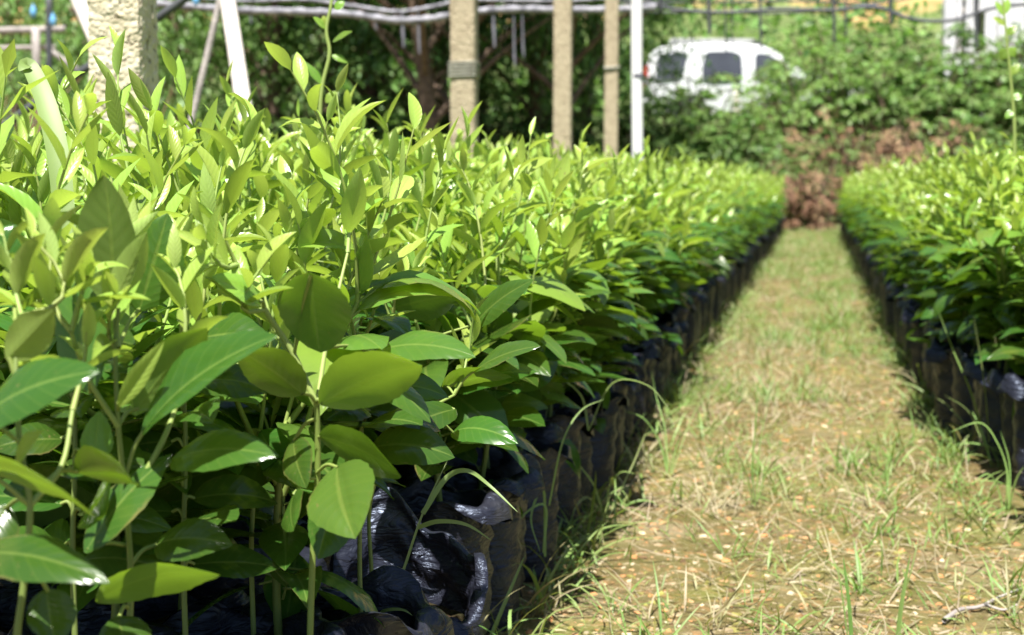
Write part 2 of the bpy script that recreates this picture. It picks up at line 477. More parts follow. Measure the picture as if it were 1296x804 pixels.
M['paint'] = simple("white_car_paint", (0.66, 0.68, 0.71), 0.25, 0.03, 3, spec=0.6)
M['glass'] = simple("tinted_car_glass", (0.055, 0.06, 0.075), 0.12, 0.3, 2, spec=0.6)
M['rubber'] = simple("tyre_rubber", (0.025, 0.025, 0.027), 0.8, 0.3, 30)
M['alloy'] = simple("wheel_alloy", (0.5, 0.5, 0.52), 0.35, 0.1, 10, metal=0.8)
M['trim'] = simple("black_plastic_trim", (0.03, 0.03, 0.033), 0.5, 0.2, 20)
M['lamp_red'] = simple("red_lamp_lens", (0.45, 0.03, 0.03), 0.2, 0.1, 10)
M['lamp_clear'] = simple("clear_lamp_lens", (0.75, 0.77, 0.8), 0.12, 0.05, 10)
M['litter'] = None


def tint_material(name, rough=0.85):
    m, n, out = new_mat(name)
    at = N_(n, "Attribute", attribute_name="lc")
    tx = n.nodes.new("ShaderNodeTexCoord")
    no = N_(n, "TexNoise"); no.inputs["Scale"].default_value = 120
    n.links.new(tx.outputs["Object"], no.inputs["Vector"])
    v = math_(n, 'ADD', math_(n, 'MULTIPLY', no.outputs[0], 0.5), 0.75)
    hs = n.nodes.new("ShaderNodeHueSaturation"); n.links.new(at.outputs[0], hs.inputs["Color"]); n.links.new(v, hs.inputs["Value"])
    b = N_(n, "BsdfPrincipled"); n.links.new(hs.outputs[0], b.inputs["Base Color"]); b.inputs["Roughness"].default_value = rough
    b.inputs["Specular IOR Level"].default_value = 0.3
    n.links.new(b.outputs[0], out.inputs[0])
    return m


M['litter'] = tint_material("dry_litter")

# ------------------------------------------------------------------ the ground, bank and hill: one sheet
def smooth01(t):
    t = min(1, max(0, t)); return t * t * (3 - 2 * t)


def ground_z(x, y):
    z = 0.0
    if y < 19:
        z += 0.012 * noise.noise((x * 5, y * 5, 0)) + 0.006 * noise.noise((x * 17, y * 17, 3))
        z += 0.02 * noise.noise((x * 1.3, y * 1.3, 8)) * smooth01((y - 1) / 4)
    if y > 18.2:
        b = smooth01((y - 18.2) / 6.5)
        z += 1.68 * b + 0.10 * b * noise.noise((x * 0.7, y * 0.7, 1))
        if 25 < y < 34: z = 1.68
    if y > 34:
        h = smooth01((y - 34) / 26)
        z = 1.68 + 13.5 * h + h * 2.0 * noise.noise((x * 0.07, y * 0.07, 5)) + 0.35 * h * noise.noise((x * 0.5, y * 0.5, 6))
    return z


def make_ground():
    xs = np.unique(np.concatenate([np.linspace(-160, -12, 30), np.linspace(-12, -0.7, 40), np.linspace(-0.7, 0.8, 76), np.linspace(0.8, 12, 40), np.linspace(12, 160, 30)]).round(4))
    ys = np.unique(np.concatenate([np.linspace(-40, 0.8, 14), np.linspace(0.8, 6, 200), np.linspace(6, 18, 100), np.linspace(18, 26, 30), np.linspace(26, 70, 50), np.linspace(70, 320, 25)]).round(4))
    V = np.array([(x, y, ground_z(x, y)) for y in ys for x in xs])
    nx, ny = len(xs), len(ys)
    i, j = np.meshgrid(np.arange(ny - 1), np.arange(nx - 1), indexing='ij')
    q = (i * nx + j).ravel()
    mb = MB(); mb.add(V, np.stack([q, q + 1, q + nx + 1, q + nx], 1))
    tag(mb.build("ground", M['ground']), kind='structure')


make_ground()


# ------------------------------------------------------------------ far vegetation
def spray(mb, stems, base, d, length, n, lsize, age, droop=0.6, rad=0.006, wide=0.42, nv=2, curl=0.5, jitter=0.35):
    """a leafy twig: leaflets on both sides of an arching axis"""
    d = nrm(d)
    t = np.linspace(0, 1, 7)[:, None]
    pts = base + d * length * t + np.array([0, 0, -1.0]) * droop * length * t ** 2
    if stems is not None: tube(stems, pts, np.linspace(rad, rad * 0.3, 7), 4, (0.7, 0.5, 0, 1))
    tt = np.linspace(0.12, 1.0, n)
    cx = np.array([np.interp(tt, t[:, 0], pts[:, k]) for k in range(3)]).T
    tan = nrm(d + np.array([0, 0, -1.0]) * droop * 2 * tt[:, None])
    side = nrm(np.cross(tan, np.array([0, 0, 1.0])) + 1e-4)
    s = np.where(np.arange(n) % 2 == 0, 1.0, -1.0)[:, None]
    dirs = tan * 0.75 + side * s * 0.8 + RNG.normal(0, jitter, (n, 3))
    up = np.cross(side, tan) * 1.0 + np.array([0, 0, 0.6]) + RNG.normal(0, jitter, (n, 3))
    sz = lsize * (0.7 + 0.5 * RNG.random(n)) * (1 - 0.35 * tt)
    leaf_batch(mb, cx, dirs, up, sz, sz * wide, 0.25, curl + RNG.random(n) * 0.4, np.clip(age + RNG.normal(0, 0.12, n) - 0.15 * tt, 0, 1), 0.1, 0, 2, nv)


def make_shrub(h, w_, n, lsize, age, seedv, mat='bush', wide=0.42, stem_mat='bark', droop=0.55, up=0.9):
    """returns (foliage mesh, stem mesh)"""
    global RNG
    RNG = np.random.default_rng(seedv)
    f, s = MB(), MB()
    for k in range(n):
        a = RNG.random() * 6.283
        r = w_ * 0.5 * math.sqrt(RNG.random())
        zz = h * (0.1 + 0.72 * RNG.random() * (1 - 0.5 * (r / (w_ * 0.5)) ** 2))
        c = np.array([math.cos(a) * r * 0.7, math.sin(a) * r * 0.7, zz])
        d = np.array([math.cos(a) * (0.4 + r), math.sin(a) * (0.4 + r), up * (0.3 + RNG.random())])
        spray(f, s, c, d, (0.28 + 0.3 * RNG.random()) * h * 0.55, 14, lsize, np.clip(age + RNG.normal(0, 0.14), 0, 1), droop, 0.006, wide)
    for k in range(7):
        a = RNG.random() * 6.283
        e = np.array([math.cos(a) * w_ * 0.3, math.sin(a) * w_ * 0.3, h * 0.75])
        tube(s, bez((0.04 * math.cos(a), 0.04 * math.sin(a), -0.1), e, (0, 0, h * 0.08)), np.linspace(0.018, 0.006, 6), 5)
    return f.mesh("foliage", M[mat]), s.mesh("stems", M[stem_mat])


def put(name, parts, loc, rz, sc, label, cat, group=None):
    o = empty(name, loc, rz)
    o.scale = (sc, sc, sc) if isinstance(sc, (int, float)) else sc
    tag(o, label, cat, group)
    for pn, me in parts:
        c = bpy.data.objects.new(pn, me); COL.objects.link(c); c.parent = o
    return o


shrub_kinds = [make_shrub(1.5, 1.7, 190, 0.115, a, 100 + i, wide=wd) for i, (a, wd) in enumerate([(0.02, 0.5), (0.24, 0.36), (0.42, 0.5), (0.06, 0.22)])]
fern_kinds = [make_shrub(1.2, 1.5, 70, 0.12, a, 200 + i, 'dry', 0.3, 'bark', 0.9, 0.6) for i, a in enumerate((0.35, 0.6))]


def on_ground(px, d, dz=0.0):
    p = P(px, 235, d)
    return (p[0], p[1], ground_z(p[0], p[1]) - 0.05 + dz)


# green bank shrubs (pixel column, distance, kind, scale)
bank = [(838, 20.2, 0, 1.12), (873, 20.8, 0, 1.32), (905, 20.4, 1, 1.1), (938, 19.9, 2, 0.95), (962, 20.6, 0, 0.88), (985, 22.3, 3, 0.95), (1020, 21.4, 0, 1.15),
        (1052, 22.5, 1, 1.25), (1088, 21.0, 0, 1.1), (1118, 21.8, 2, 1.15), (1150, 20.6, 1, 1.1), (1185, 21.6, 2, 1.2), (1218, 20.8, 0, 1.0),
        (1246, 21.6, 2, 1.25), (1282, 20.8, 1, 1.2), (1316, 21.4, 0, 1.2), (800, 20.6, 2, 1.0), (765, 19.8, 1, 0.95), (1064, 19.4, 3, 0.8), (1000, 19.6, 3, 0.6), (1034, 19.2, 1, 0.5), (1235, 19.2, 2, 0.85), (960, 18.9, 1, 0.75)]
names = ["broad-leaved light green", "mid green feathery", "dark green broad-leaved", "narrow-leaved yellowish green"]
bspots = {838: "below the rear window of the white car", 873: "below the middle of the white car", 905: "under the front door of the white car", 938: "in front of the white car's front half",
          962: "tall in front of the white car's windscreen", 985: "beside the white car's nose", 1020: "above the dead brown ferns at the path's end", 1052: "behind the dead ferns, right of the white car",
          1088: "behind the reddish ferns on the bank", 1118: "on the bank between the white car and the shed", 1150: "on the bank left of the pale shed", 1185: "at the left corner of the pale shed",
          1218: "in front of the pale shed's dark gap", 1246: "in front of the pale shed's planks", 1282: "below the pale shed near the tall shoot", 1316: "at the frame's edge below the pale shed",
          800: "behind the white pipe post", 765: "behind the farthest concrete post", 1000: "small beside the dead ferns at the path's end", 1034: "smallest, in the middle of the dead ferns at the path's end", 1064: "low among the reddish dead ferns", 1235: "low behind the right bed, below the shed", 960: "low behind the end of the left bed"}
for i, (px, d, k, s) in enumerate(bank):
    put("bank_shrub", [("foliage", shrub_kinds[k][0]), ("stems", shrub_kinds[k][1])], on_ground(px, d), i * 1.7, s * (1.04 if px < 1000 else 1.15),
        names[k] + " shrub " + bspots[px], "shrub", "shrubs on the bank behind the beds")
ferns = [(1013, 20.6, 0, 1.1, "dead reddish fern clump highest on the bank above the path's end"), (1060, 20.3, 1, 0.85, "dead dark brown fern clump up the bank between two green shrubs"), (1205, 20.1, 0, 0.85, "dead fern clump below the pale shed's left corner"), (1122, 20.4, 0, 0.95, "dead brown fern clump up the bank behind the middle of the right bed"),(1018, 18.8, 0, 0.85, "tallest clump of dead brown fern, standing at the end of the path"), (985, 18.5, 1, 0.75, "small dark dead fern clump beside the end of the left bed"),
         (1100, 19.5, 0, 1.05, "reddish dead fern clump on the bank behind the right bed"), (1135, 19.3, 1, 0.85, "dark brown dead fern clump behind the middle of the right bed"),
         (1178, 19.5, 0, 1.1, "pale reddish dead fern clump farthest toward the shed"), (1040, 18.4, 1, 0.7, "low brown dead fern clump beside the start of the right bed")]
for i, (px, d, k, s, lb) in enumerate(ferns):
    put("dead_fern", [("fronds", fern_kinds[k][0]), ("stems", fern_kinds[k][1])], on_ground(px, d), i * 2.1, s * 1.15, lb, "dead fern", "dead ferns on the bank")


def make_tree(h, crown_z, cw, n, lsize, age, seedv, droop):
    global RNG
    RNG = np.random.default_rng(seedv)
    f, t = MB(), MB()
    lean = RNG.normal(0, 0.25, 2)
    top = np.array([lean[0], lean[1], h * 0.8])
    path = smooth_path([(0, 0, -0.2), (lean[0] * 0.1 + 0.06, 0, h * 0.25), (lean[0] * 0.5 - 0.05, lean[1] * 0.5, h * 0.5), top])
    tube(t, path, np.linspace(0.13, 0.05, len(path)), 9)
    limbs = []
    for k in range(10):
        a = k * 2.4 + RNG.random()
        s = path[int(len(path) * (0.28 + 0.06 * k))] if k < 8 else path[-2]
        e = s + np.array([math.cos(a) * cw * 0.4, math.sin(a) * cw * 0.4, h * (0.16 + 0.1 * RNG.random())])
        lp = bez(s, e, (0, 0, 0.15), 7)
        tube(t, lp, np.linspace(0.05, 0.012, 7), 6)
        limbs.append(lp)
    for k in range(n):
        lp = limbs[k % 10]
        c = lp[2 + RNG.integers(0, 5)] + RNG.normal(0, cw * 0.13, 3)
        c[2] = max(c[2], crown_z * (0.8 + 0.4 * RNG.random()))
        o = c - np.array([0, 0, h * 0.55]); a = math.atan2(o[1], o[0]) + RNG.normal(0, 0.6)
        d = np.array([math.cos(a), math.sin(a), 0.2 + 0.5 * RNG.random()])
        spray(f, None, c, d, 0.5 + 0.5 * RNG.random(), 16, lsize, np.clip(age + RNG.normal(0, 0.12), 0, 1), droop, 0.006, 0.34, 2, 0.7, 0.3)
    return f.mesh("crown", M['bush']), t.mesh("trunk", M['bark'])


tree_kinds = [make_tree(7.0, 4.2, 4.6, 520, 0.17, 0.9, 304, 0.55), make_tree(6.0, 2.3, 3.4, 420, 0.17, 0.75, 301, 1.0), make_tree(5.4, 1.5, 3.2, 430, 0.17, 0.28, 302, 1.3), make_tree(6.5, 2.6, 3.8, 420, 0.18, 0.9, 303, 0.8)]
trees = [(538, 16.6, -1, 0.92, "tall shade tree whose forked brown trunk stands left of the second post"), (590, 17.0, -1, 0.95, "tall shade tree whose trunk hides behind the second post"), (712, 17.6, -1, 0.85, "tall shade tree whose trunk hides behind the third post"), (20, 23.0, 1, 1.1, "pale green drooping tree behind the grey timber rail"), (120, 21.5, 1, 1.0, "drooping light green tree just left of the pitted concrete post"), (232, 19.5, 1, 1.0, "weeping light green tree just right of the pitted concrete post"),
         (345, 19.2, 1, 1.05, "bright green drooping tree behind the leaning white pole"), (420, 22.0, 2, 1.0, "dark tree behind the tall bare shoot"), (470, 20.0, 2, 1.0, "dark tree with a slanting thin trunk behind the seedlings"),
         (542, 19.0, 2, 0.95, "dark tree in deep shade just left of the second post"), (610, 21.0, 2, 1.05, "dark tree right behind the second concrete post"), (672, 19.6, 0, 0.95, "dark green tree between the second and third concrete posts"),
         (745, 20.4, 1, 0.95, "bright leafy tree between the third and fourth concrete posts"), (300, 24.0, 0, 1.2, "tall tree standing back behind the leaning white pole"), (170, 25.0, 0, 1.2, "tall tree hidden mostly by the pitted concrete post"), (560, 24.5, 2, 1.25, "tallest dark tree in the shade behind the forked trunk"), (680, 24.5, 0, 1.2, "tall dark tree standing back between the posts")]
for i, (px, d, k, s, lb) in enumerate(trees):
    k += 1
    put("broadleaf_tree", [("trunk", tree_kinds[k][1]), ("crown", tree_kinds[k][0])], on_ground(px, d), i * 2.3, s, lb, "tree", "trees behind the left bed")
unders = [(455, 19.0, 2, 1.5, "tall dark shrub left of the forked trunk"), (505, 19.6, 2, 1.6, "tall dark shrub in deep shade beside the forked trunk"), (575, 19.2, 2, 1.5, "tall dark shrub behind the second post"), (640, 19.8, 2, 1.5, "tall dark shrub in the shade between the second and third posts"), (690, 20.0, 0, 1.5, "tall light green shrub behind the third post"), (400, 19.0, 2, 1.5, "tall dark shrub behind the tall bare shoot"),(625, 17.6, 3, 0.85, "feathery shrub low between the second and third posts"), (660, 18.2, 0, 0.95, "light green shrub low between the second and third posts"), (690, 17.8, 1, 0.9, "mid green shrub just left of the third post"),
          (738, 18.0, 0, 0.95, "leafy shrub between the third and fourth posts"), (560, 18.3, 2, 0.8, "dark shrub at the forked trunk's foot"), (430, 17.5, 2, 0.9, "dark green shrub in the shade beside the tall bare shoot"),
          (375, 16.0, 0, 0.85, "light shrub between the leaning white pole and the tall shoot"), (250, 17.5, 1, 0.9, "mid green shrub right of the pitted post"), (330, 17.0, 2, 0.95, "dark shrub behind the leaning white pole"),
          (500, 18.6, 2, 0.8, "dark shrub under the slanting trunk"), (790, 18.4, 3, 0.85, "narrow-leaved shrub at the foot of the white pipe post"), (20, 19.0, 2, 0.9, "dull green shrub under the grey timber rail")]
for i, (px, d, k, s, lb) in enumerate(unders):
    put("undergrowth_shrub", [("foliage", shrub_kinds[k][0]), ("stems", shrub_kinds[k][1])], on_ground(px, d), i * 1.3 + 0.4, s, lb, "shrub", "shrubs under the trees")

# ground cover on the bank and scrub on the hill: nobody could count it
RNG = np.random.default_rng(55)
gc = MB()
for k in range(900):
    px = 560 + RNG.random() * 800
    d = 18.6 + 6.5 * RNG.random()
    p = np.array(on_ground(px, d))
    a = RNG.random() * 6.283
    spray(gc, None, p, (math.cos(a), math.sin(a), 0.9), 0.35 + 0.3 * RNG.random(), 9, 0.12, 0.15 + 0.4 * RNG.random(), 0.6)
tag(gc.build("undergrowth", M['bush']), "low green ground cover spreading over the bank behind the beds", "ground cover", kind='stuff')
hs_ = MB()
for k in range(1900):
    x = -34 + 62 * RNG.random(); y = 34.5 + 24 * RNG.random()
    if noise.noise((x * 0.16, y * 0.16, 2)) < -0.12 and RNG.random() < 0.85: continue
    if y > 47 and x > -9 and RNG.random() < 0.75: continue
    z = ground_z(x, y)
    c = np.array([x, y, z]) + RNG.normal(0, 0.5, (26, 3)) * np.array([1, 1, 0.8]) + np.array([0, 0, 0.5])
    leaf_batch(hs_, c, RNG.normal(0, 1, (26, 3)), RNG.normal(0, 0.6, (26, 3)) + np.array([0, -0.2, 0.8]), 0.34, 0.2, 0.2, 0.4, np.clip(0.02 + 0.45 * RNG.random() ** 1.5 + RNG.normal(0, .08, 26), 0, 1), 0.1, 0, 2, 2)
tag(hs_.build("hillside_scrub", M['bush']), "far green scrub covering the hillside above the white car", "scrub", kind='stuff')


# ------------------------------------------------------------------ citrus seedlings
def bag_mesh(mb, seedv, r=0.052, h=0.22, rim=None, flare=0.18, nt=30, nz=16, roll=1.0):
    """thin plastic bag: crumpled wall with an uneven folded-out rim and a closed bottom"""
    rs = np.random.default_rng(seedv)
    ph = rs.random(8) * 6.283
    off = rs.random(3) * 50
    ell = 1 + 0.10 * rs.normal()
    rows = []
    for i in range(nz + 4):
        row = []
        for j in range(nt):
            th = j / nt * 2 * math.pi
            hh = rim(th) if rim else h * (1 + 0.05 * math.sin(2 * th + ph[0]) + 0.035 * math.sin(5 * th + ph[1]))
            if i < 2:
                rad = r * (0.05, 0.72)[i]; z = 0.0
            elif i <= nz:
                t = (i - 2) / (nz - 2); z = hh * t
                rad = r * (0.94 + 0.10 * math.sin(min(t * 1.25, 1) * math.pi * 0.75))
                rad *= 1 + 0.05 * math.sin(t * 34 + ph[2] + 1.3 * math.sin(th + ph[3])) * (0.4 + t) + 0.03 * math.sin(7 * th + ph[4] + 3 * t)
                if t > 0.74: rad *= 1 + flare * ((t - 0.74) / 0.26) ** 1.5 * (1 + 0.9 * math.sin(3 * th + ph[5]) + 0.5 * math.sin(8 * th + ph[6]))
            else:
                k = i - nz
                base = r * (1 + flare * (1 + 0.9 * math.sin(3 * th + ph[5]) + 0.5 * math.sin(8 * th + ph[6])))
                lip = max(0.0, 0.5 + 0.7 * math.sin(2 * th + ph[7])) * roll
                rad = base + (0.008, 0.013, 0.015)[k - 1] * (0.35 + lip); z = hh - (0.003, 0.013, 0.03)[k - 1] * lip
            x, y = rad * math.cos(th) * ell, rad * math.sin(th) / ell
            nn = noise.noise((x * 28 + off[0], y * 28 + off[1], z * 34 + off[2]))
            n2 = noise.noise((x * 75 + off[1], y * 75 + off[2], z * 60))
            g = (0.006 * (0.5 - abs(nn) * 1.6) + 0.003 * (0.4 - abs(n2) * 1.5)) * (1 if i >= 2 else 0)
            row.append((x + g * math.cos(th), y + g * math.sin(th), z + 0.5 * g * (i >= nz - 2)))
        rows.append(row)
    V = np.array(rows).reshape(-1, 3)
    n = len(rows)
    i, j = np.meshgrid(np.arange(n - 1), np.arange(nt), indexing='ij')
    k = (j + 1) % nt
    F = np.stack([(i * nt + j).ravel(), (i * nt + k).ravel(), ((i + 1) * nt + k).ravel(), ((i + 1) * nt + j).ravel()], 1)
    mb.add(V, F)


def soil_mesh(mb, r, z, seedv):
    rs = np.random.default_rng(seedv)
    V = []; F = []
    nr, nt = 4, 16
    for i in range(nr + 1):
        for j in range(nt):
            th = j / nt * 6.2832; rr = r * (0.02 + 0.98 * i / nr)
            V.append((rr * math.cos(th), rr * math.sin(th), z + rs.normal() * 0.004 + 0.008 * (1 - i / nr)))
    for i in range(nr):
        for j in range(nt):
            F.append((i * nt + j, i * nt + (j + 1) % nt, (i + 1) * nt + (j + 1) % nt, (i + 1) * nt + j))
    mb.add(V, F)


def shoot(fol, stm, base, d, length, nl, ls, lod=False, age0=0.22):
    d = nrm(d)
    tip = base + d * length
    bend = RNG.normal(0, 0.012, 3)
    path = bez(base, tip, bend, 3 if lod else 6)
    tube(stm, path, np.linspace(0.0021, 0.0009, len(path)), 3 if lod else 5, (0.15, RNG.random(), 0, 1))
    t = np.linspace(0.22, 1.0, nl)
    idx = t * (len(path) - 1)
    c = np.array([np.interp(idx, np.arange(len(path)), path[:, k]) for k in range(3)]).T
    a = np.arange(nl) * 2.4 + RNG.random() * 6
    ref = nrm(np.cross(d, [0.31, 0.95, 0.1])); ref2 = np.cross(d, ref)
    out = np.cos(a)[:, None] * ref + np.sin(a)[:, None] * ref2
    spread = (0.95 - 0.55 * t)[:, None] + RNG.normal(0, 0.1, (nl, 1))
    dirs = d * (0.55 + 0.5 * t[:, None]) + out * spread
    up = d * 1.0 - out * 0.5 + RNG.normal(0, 0.25, (nl, 3))
    L = ls * (0.75 + 0.45 * RNG.random(nl)) * (1.1 - 0.5 * t ** 2)
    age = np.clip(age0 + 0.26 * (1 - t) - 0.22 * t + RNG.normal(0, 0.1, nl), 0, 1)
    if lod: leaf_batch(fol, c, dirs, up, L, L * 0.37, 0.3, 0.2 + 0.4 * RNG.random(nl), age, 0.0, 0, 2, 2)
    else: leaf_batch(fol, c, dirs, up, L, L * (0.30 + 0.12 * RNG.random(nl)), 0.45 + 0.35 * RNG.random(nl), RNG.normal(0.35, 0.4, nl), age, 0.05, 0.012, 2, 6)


def seedling_geometry(seedv, lod=False, big=1.0):
    global RNG
    RNG = np.random.default_rng(seedv)
    st, fo, sh = MB(), MB(), MB()
    top = 0.40 + 0.05 * RNG.random()
    lean = RNG.normal(0, 0.018, 2)
    main = bez((0, 0, 0.17), (lean[0], lean[1], top), (RNG.normal(0, .006), RNG.normal(0, .006), 0), 3 if lod else 7)
    tube(st, main, np.linspace(0.0042, 0.003, len(main)), 4 if lod else 7, (0.6, 0.5, 0, 1))
    ends = [main[-1]]
    br = [main]
    for k in range(2 if lod else 3):
        a = RNG.random() * 6.28
        s = main[0] * 0.25 + main[-1] * 0.75 if k else main[-1]
        e = s + np.array([math.cos(a) * (0.03 + 0.05 * RNG.random()), math.sin(a) * (0.03 + 0.05 * RNG.random()), 0.05 + 0.07 * RNG.random()])
        b = bez(s, e, (0, 0, -0.008), 3 if lod else 5)
        tube(st, b, np.linspace(0.003, 0.0022, len(b)), 4 if lod else 6, (0.45, 0.5, 0, 1))
        ends.append(e); br.append(b)
    n = 16 if lod else 34
    k = np.arange(n)
    bi = RNG.integers(0, len(br), n)
    bi[: n // 2] = 0
    tt = RNG.random(n)
    tt[: n // 2] = np.linspace(0.34, 1.0, n // 2)
    c = np.array([br[b][0] * (1 - t) + br[b][-1] * t for b, t in zip(bi, tt)])
    a = k * 2.4 + RNG.normal(0, 0.3, n)
    el = RNG.normal(0.42, 0.3, n)
    dirs = np.stack([np.cos(a) * np.cos(el), np.sin(a) * np.cos(el), np.sin(el)], 1)
    pet = 0.012 + 0.01 * RNG.random(n)
    b0 = c + dirs * pet[:, None]
    if not lod:
        for q in range(n): tube(st, np.array([c[q], b0[q]]), (0.0014, 0.0011), 4, (0.4, 0.5, 0, 1))
    up = np.stack([-np.cos(a) * np.sin(el), -np.sin(a) * np.sin(el), np.cos(el)], 1) + RNG.normal(0, 0.28, (n, 3))
    L = (0.066 + 0.044 * RNG.random(n)) * big
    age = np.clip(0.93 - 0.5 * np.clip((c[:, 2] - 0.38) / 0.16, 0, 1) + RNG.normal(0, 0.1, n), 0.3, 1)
    if lod: leaf_batch(fo, b0, dirs, up, L * 1.1, L * 0.52, 0.2, 0.8, age, 0, 0, 2, 2)
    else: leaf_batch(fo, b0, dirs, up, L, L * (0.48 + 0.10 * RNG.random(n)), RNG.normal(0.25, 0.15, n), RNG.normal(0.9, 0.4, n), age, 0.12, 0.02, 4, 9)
    ns = 4 if lod else 6
    for q in range(ns):
        b = br[q % len(br)]
        s = b[0] * 0.35 + b[-1] * 0.65 if q >= len(br) else b[-1]
        a = RNG.random() * 6.28; sp = 0.08 + 0.34 * RNG.random()
        ln = (0.10 + 0.13 * RNG.random())
        ln = min(ln, 0.685 + 0.06 * RNG.random() - s[2])
        shoot(sh, st, s, (math.cos(a) * sp, math.sin(a) * sp, 1.0), ln, 6 if lod else 9, 0.066 if lod else 0.068, lod, 0.12 + 0.22 * RNG.random())
    return st, fo, sh


NV = 12
protos = []
for v in range(NV + 6):
    st, fo, sh = seedling_geometry(500 + v, False, 1.0 if v < NV else 1.2)
    bg_, so = MB(), MB()
    bag_mesh(bg_, 900 + v); soil_mesh(so, 0.051, 0.185, 700 + v)
    protos.append([("bag", bg_.mesh("bag", M['bag'])), ("soil", so.mesh("soil", M['soil'])), ("stem", st.mesh("stem", M['stem'])),
                   ("foliage", fo.mesh("foliage", M['leaf'])), ("young_shoots", sh.mesh("young_shoots", M['leaf']))])

# where every seedling stands
PITCHD = 0.138
spots = []
rp = np.random.default_rng(42)
for side, x0, sgn, nrow, y0 in ((0, -0.455, -1, 13, 0.62), (1, 0.375, 1, 13, 2.25)):
    for r_ in range(nrow):
        y = y0 + (r_ % 2) * 0.06
        while y < 17.6:
            spots.append((x0 + sgn * r_ * 0.136 + side * 0.11 * smooth01((3.7 - y) / 1.0) + rp.normal(0, 0.012), y + rp.normal(0, 0.014), side, r_))
            y += PITCHD
OPEN_BAG = G(512, 752, 0.165); OPEN_BAG[2] = 0
posts_xy = [tuple(P(161, 235, 2.62)[:2]), tuple(P(588, 235, 6.0)[:2]), tuple(P(712, 235, 8.2)[:2]), tuple(P(773, 235, 10.9)[:2]), tuple(P(803.5, 235, 9.6)[:2])]
single, mass = [], []
for x, y, side, r_ in spots:
    px, py, d = pix((x, y, 0.5))
    if d < 0.3 or px < -700 or px > 2100: continue
    if math.hypot(x - OPEN_BAG[0], y - OPEN_BAG[1]) < 0.155: continue
    if any(math.hypot(x - q[0], y - q[1]) < 0.115 for q in posts_xy): continue
    if d < 1.2 and px > -60 and px < 1300: continue          # the nearest ones are built one by one
    if d < 1.0: continue
    inframe = -70 < px < 1296 + 60
    (single if inframe else mass).append((d, x, y, side, r_))
single.sort()
N_SINGLE = 286
mass += single[N_SINGLE:]
single = single[:N_SINGLE]
glabel = {(0, 0): ("bagged leafy seedling in the left bed's path row, beyond the collapsed bag", "seedlings in the left bed's path row"),
          (0, 1): ("seedling with pale upright shoots, in the left bed's inner rows", "seedlings in the left bed's inner rows"),
          (1, 0): ("bagged leafy seedling in the right bed's path row", "seedlings in the right bed's path row"),
          (1, 1): ("seedling with pale upright shoots, in the right bed's inner rows", "seedlings in the right bed's inner rows")}
# the canopy is uneven: taller plants at the near left, lower ones by the first post and toward the path
SKYLINE = ([-80, 0, 90, 210, 250, 310, 400, 490, 540, 600, 700, 800, 960, 1050, 1296, 1400], [100, 105, 128, 135, 92, 92, 118, 112, 150, 172, 190, 208, 222, 212, 190, 185])
rp = np.random.default_rng(77)
for i, (d, x, y, side, r_) in enumerate(single):
    k = int(rp.integers(0, NV)) if r_ > 1 and d > 1.9 else NV + int(rp.integers(0, 6))
    pxt = pix((x, y, 0.68))[0]
    s = min(0.95 + 0.10 * rp.random(), (CAM_H + (235 - np.interp(pxt, *SKYLINE)) / FPX * d + rp.normal(0.015, 0.02)) / 0.715)
    s = min(1.06, max(0.82, s))
    lb, gp = glabel[(side, min(r_, 1))]
    o = empty("citrus_seedling", (x, y, ground_z(x, y) - 0.004), rp.random() * 6.283)
    o.scale = (1.0, 1.0, s)
    tag(o, lb, "seedling", gp)
    for pn, me in protos[k]:
        c = bpy.data.objects.new(pn, me); COL.objects.link(c); c.parent = o

# the rest of both beds reads as one mass: one object
lods = [[a.arrays() for a in seedling_geometry(1500 + v, True, 1.0 if v < 6 else 1.3)] for v in range(9)]
lodbag = []
for v in range(4):
    b = MB(); bag_mesh(b, 950 + v, nt=14, nz=8); lodbag.append(b.arrays())
mm = [MB(), MB(), MB()]
for d, x, y, side, r_ in mass:
    k = int(rp.integers(0, 6)) if r_ > 1 else 6 + int(rp.integers(0, 3)); a = rp.random() * 6.283; ca, sa = math.cos(a), math.sin(a)
    T = np.array([[ca, -sa, 0], [sa, ca, 0], [0, 0, 0.95 + 0.12 * rp.random()]])
    o = np.array([x, y, ground_z(x, y)])
    for q, tgt in ((0, 0), (1, 1), (2, 1)):
        V, F, C, U = lods[k][q]; mm[tgt].add(V @ T.T + o, F, C, U)
    if r_ < 2:
        V, F, C, U = lodbag[k % 4]; mm[2].add(V @ T.T + o, F, C, U)
tot = MB(); cnt = []
for q in mm:
    V, F, C, U = q.arrays(); cnt.append(len(F)); tot.add(V, F, C, U)
ob = tot.build("seedlings", M['stem'])
ob.data.materials.append(M['leaf']); ob.data.materials.append(M['bag'])
ob.data.polygons.foreach_set("material_index", np.repeat(np.arange(3), cnt).astype(np.int32))
tag(ob, "mass of pale green seedlings filling the far part of both beds", "seedlings", kind='stuff')


# ------------------------------------------------------------------ the nearest seedlings, leaf by leaf
CAMX, CAMY, CAMZ = RC[:, 0], RC[:, 1], RC[:, 2]


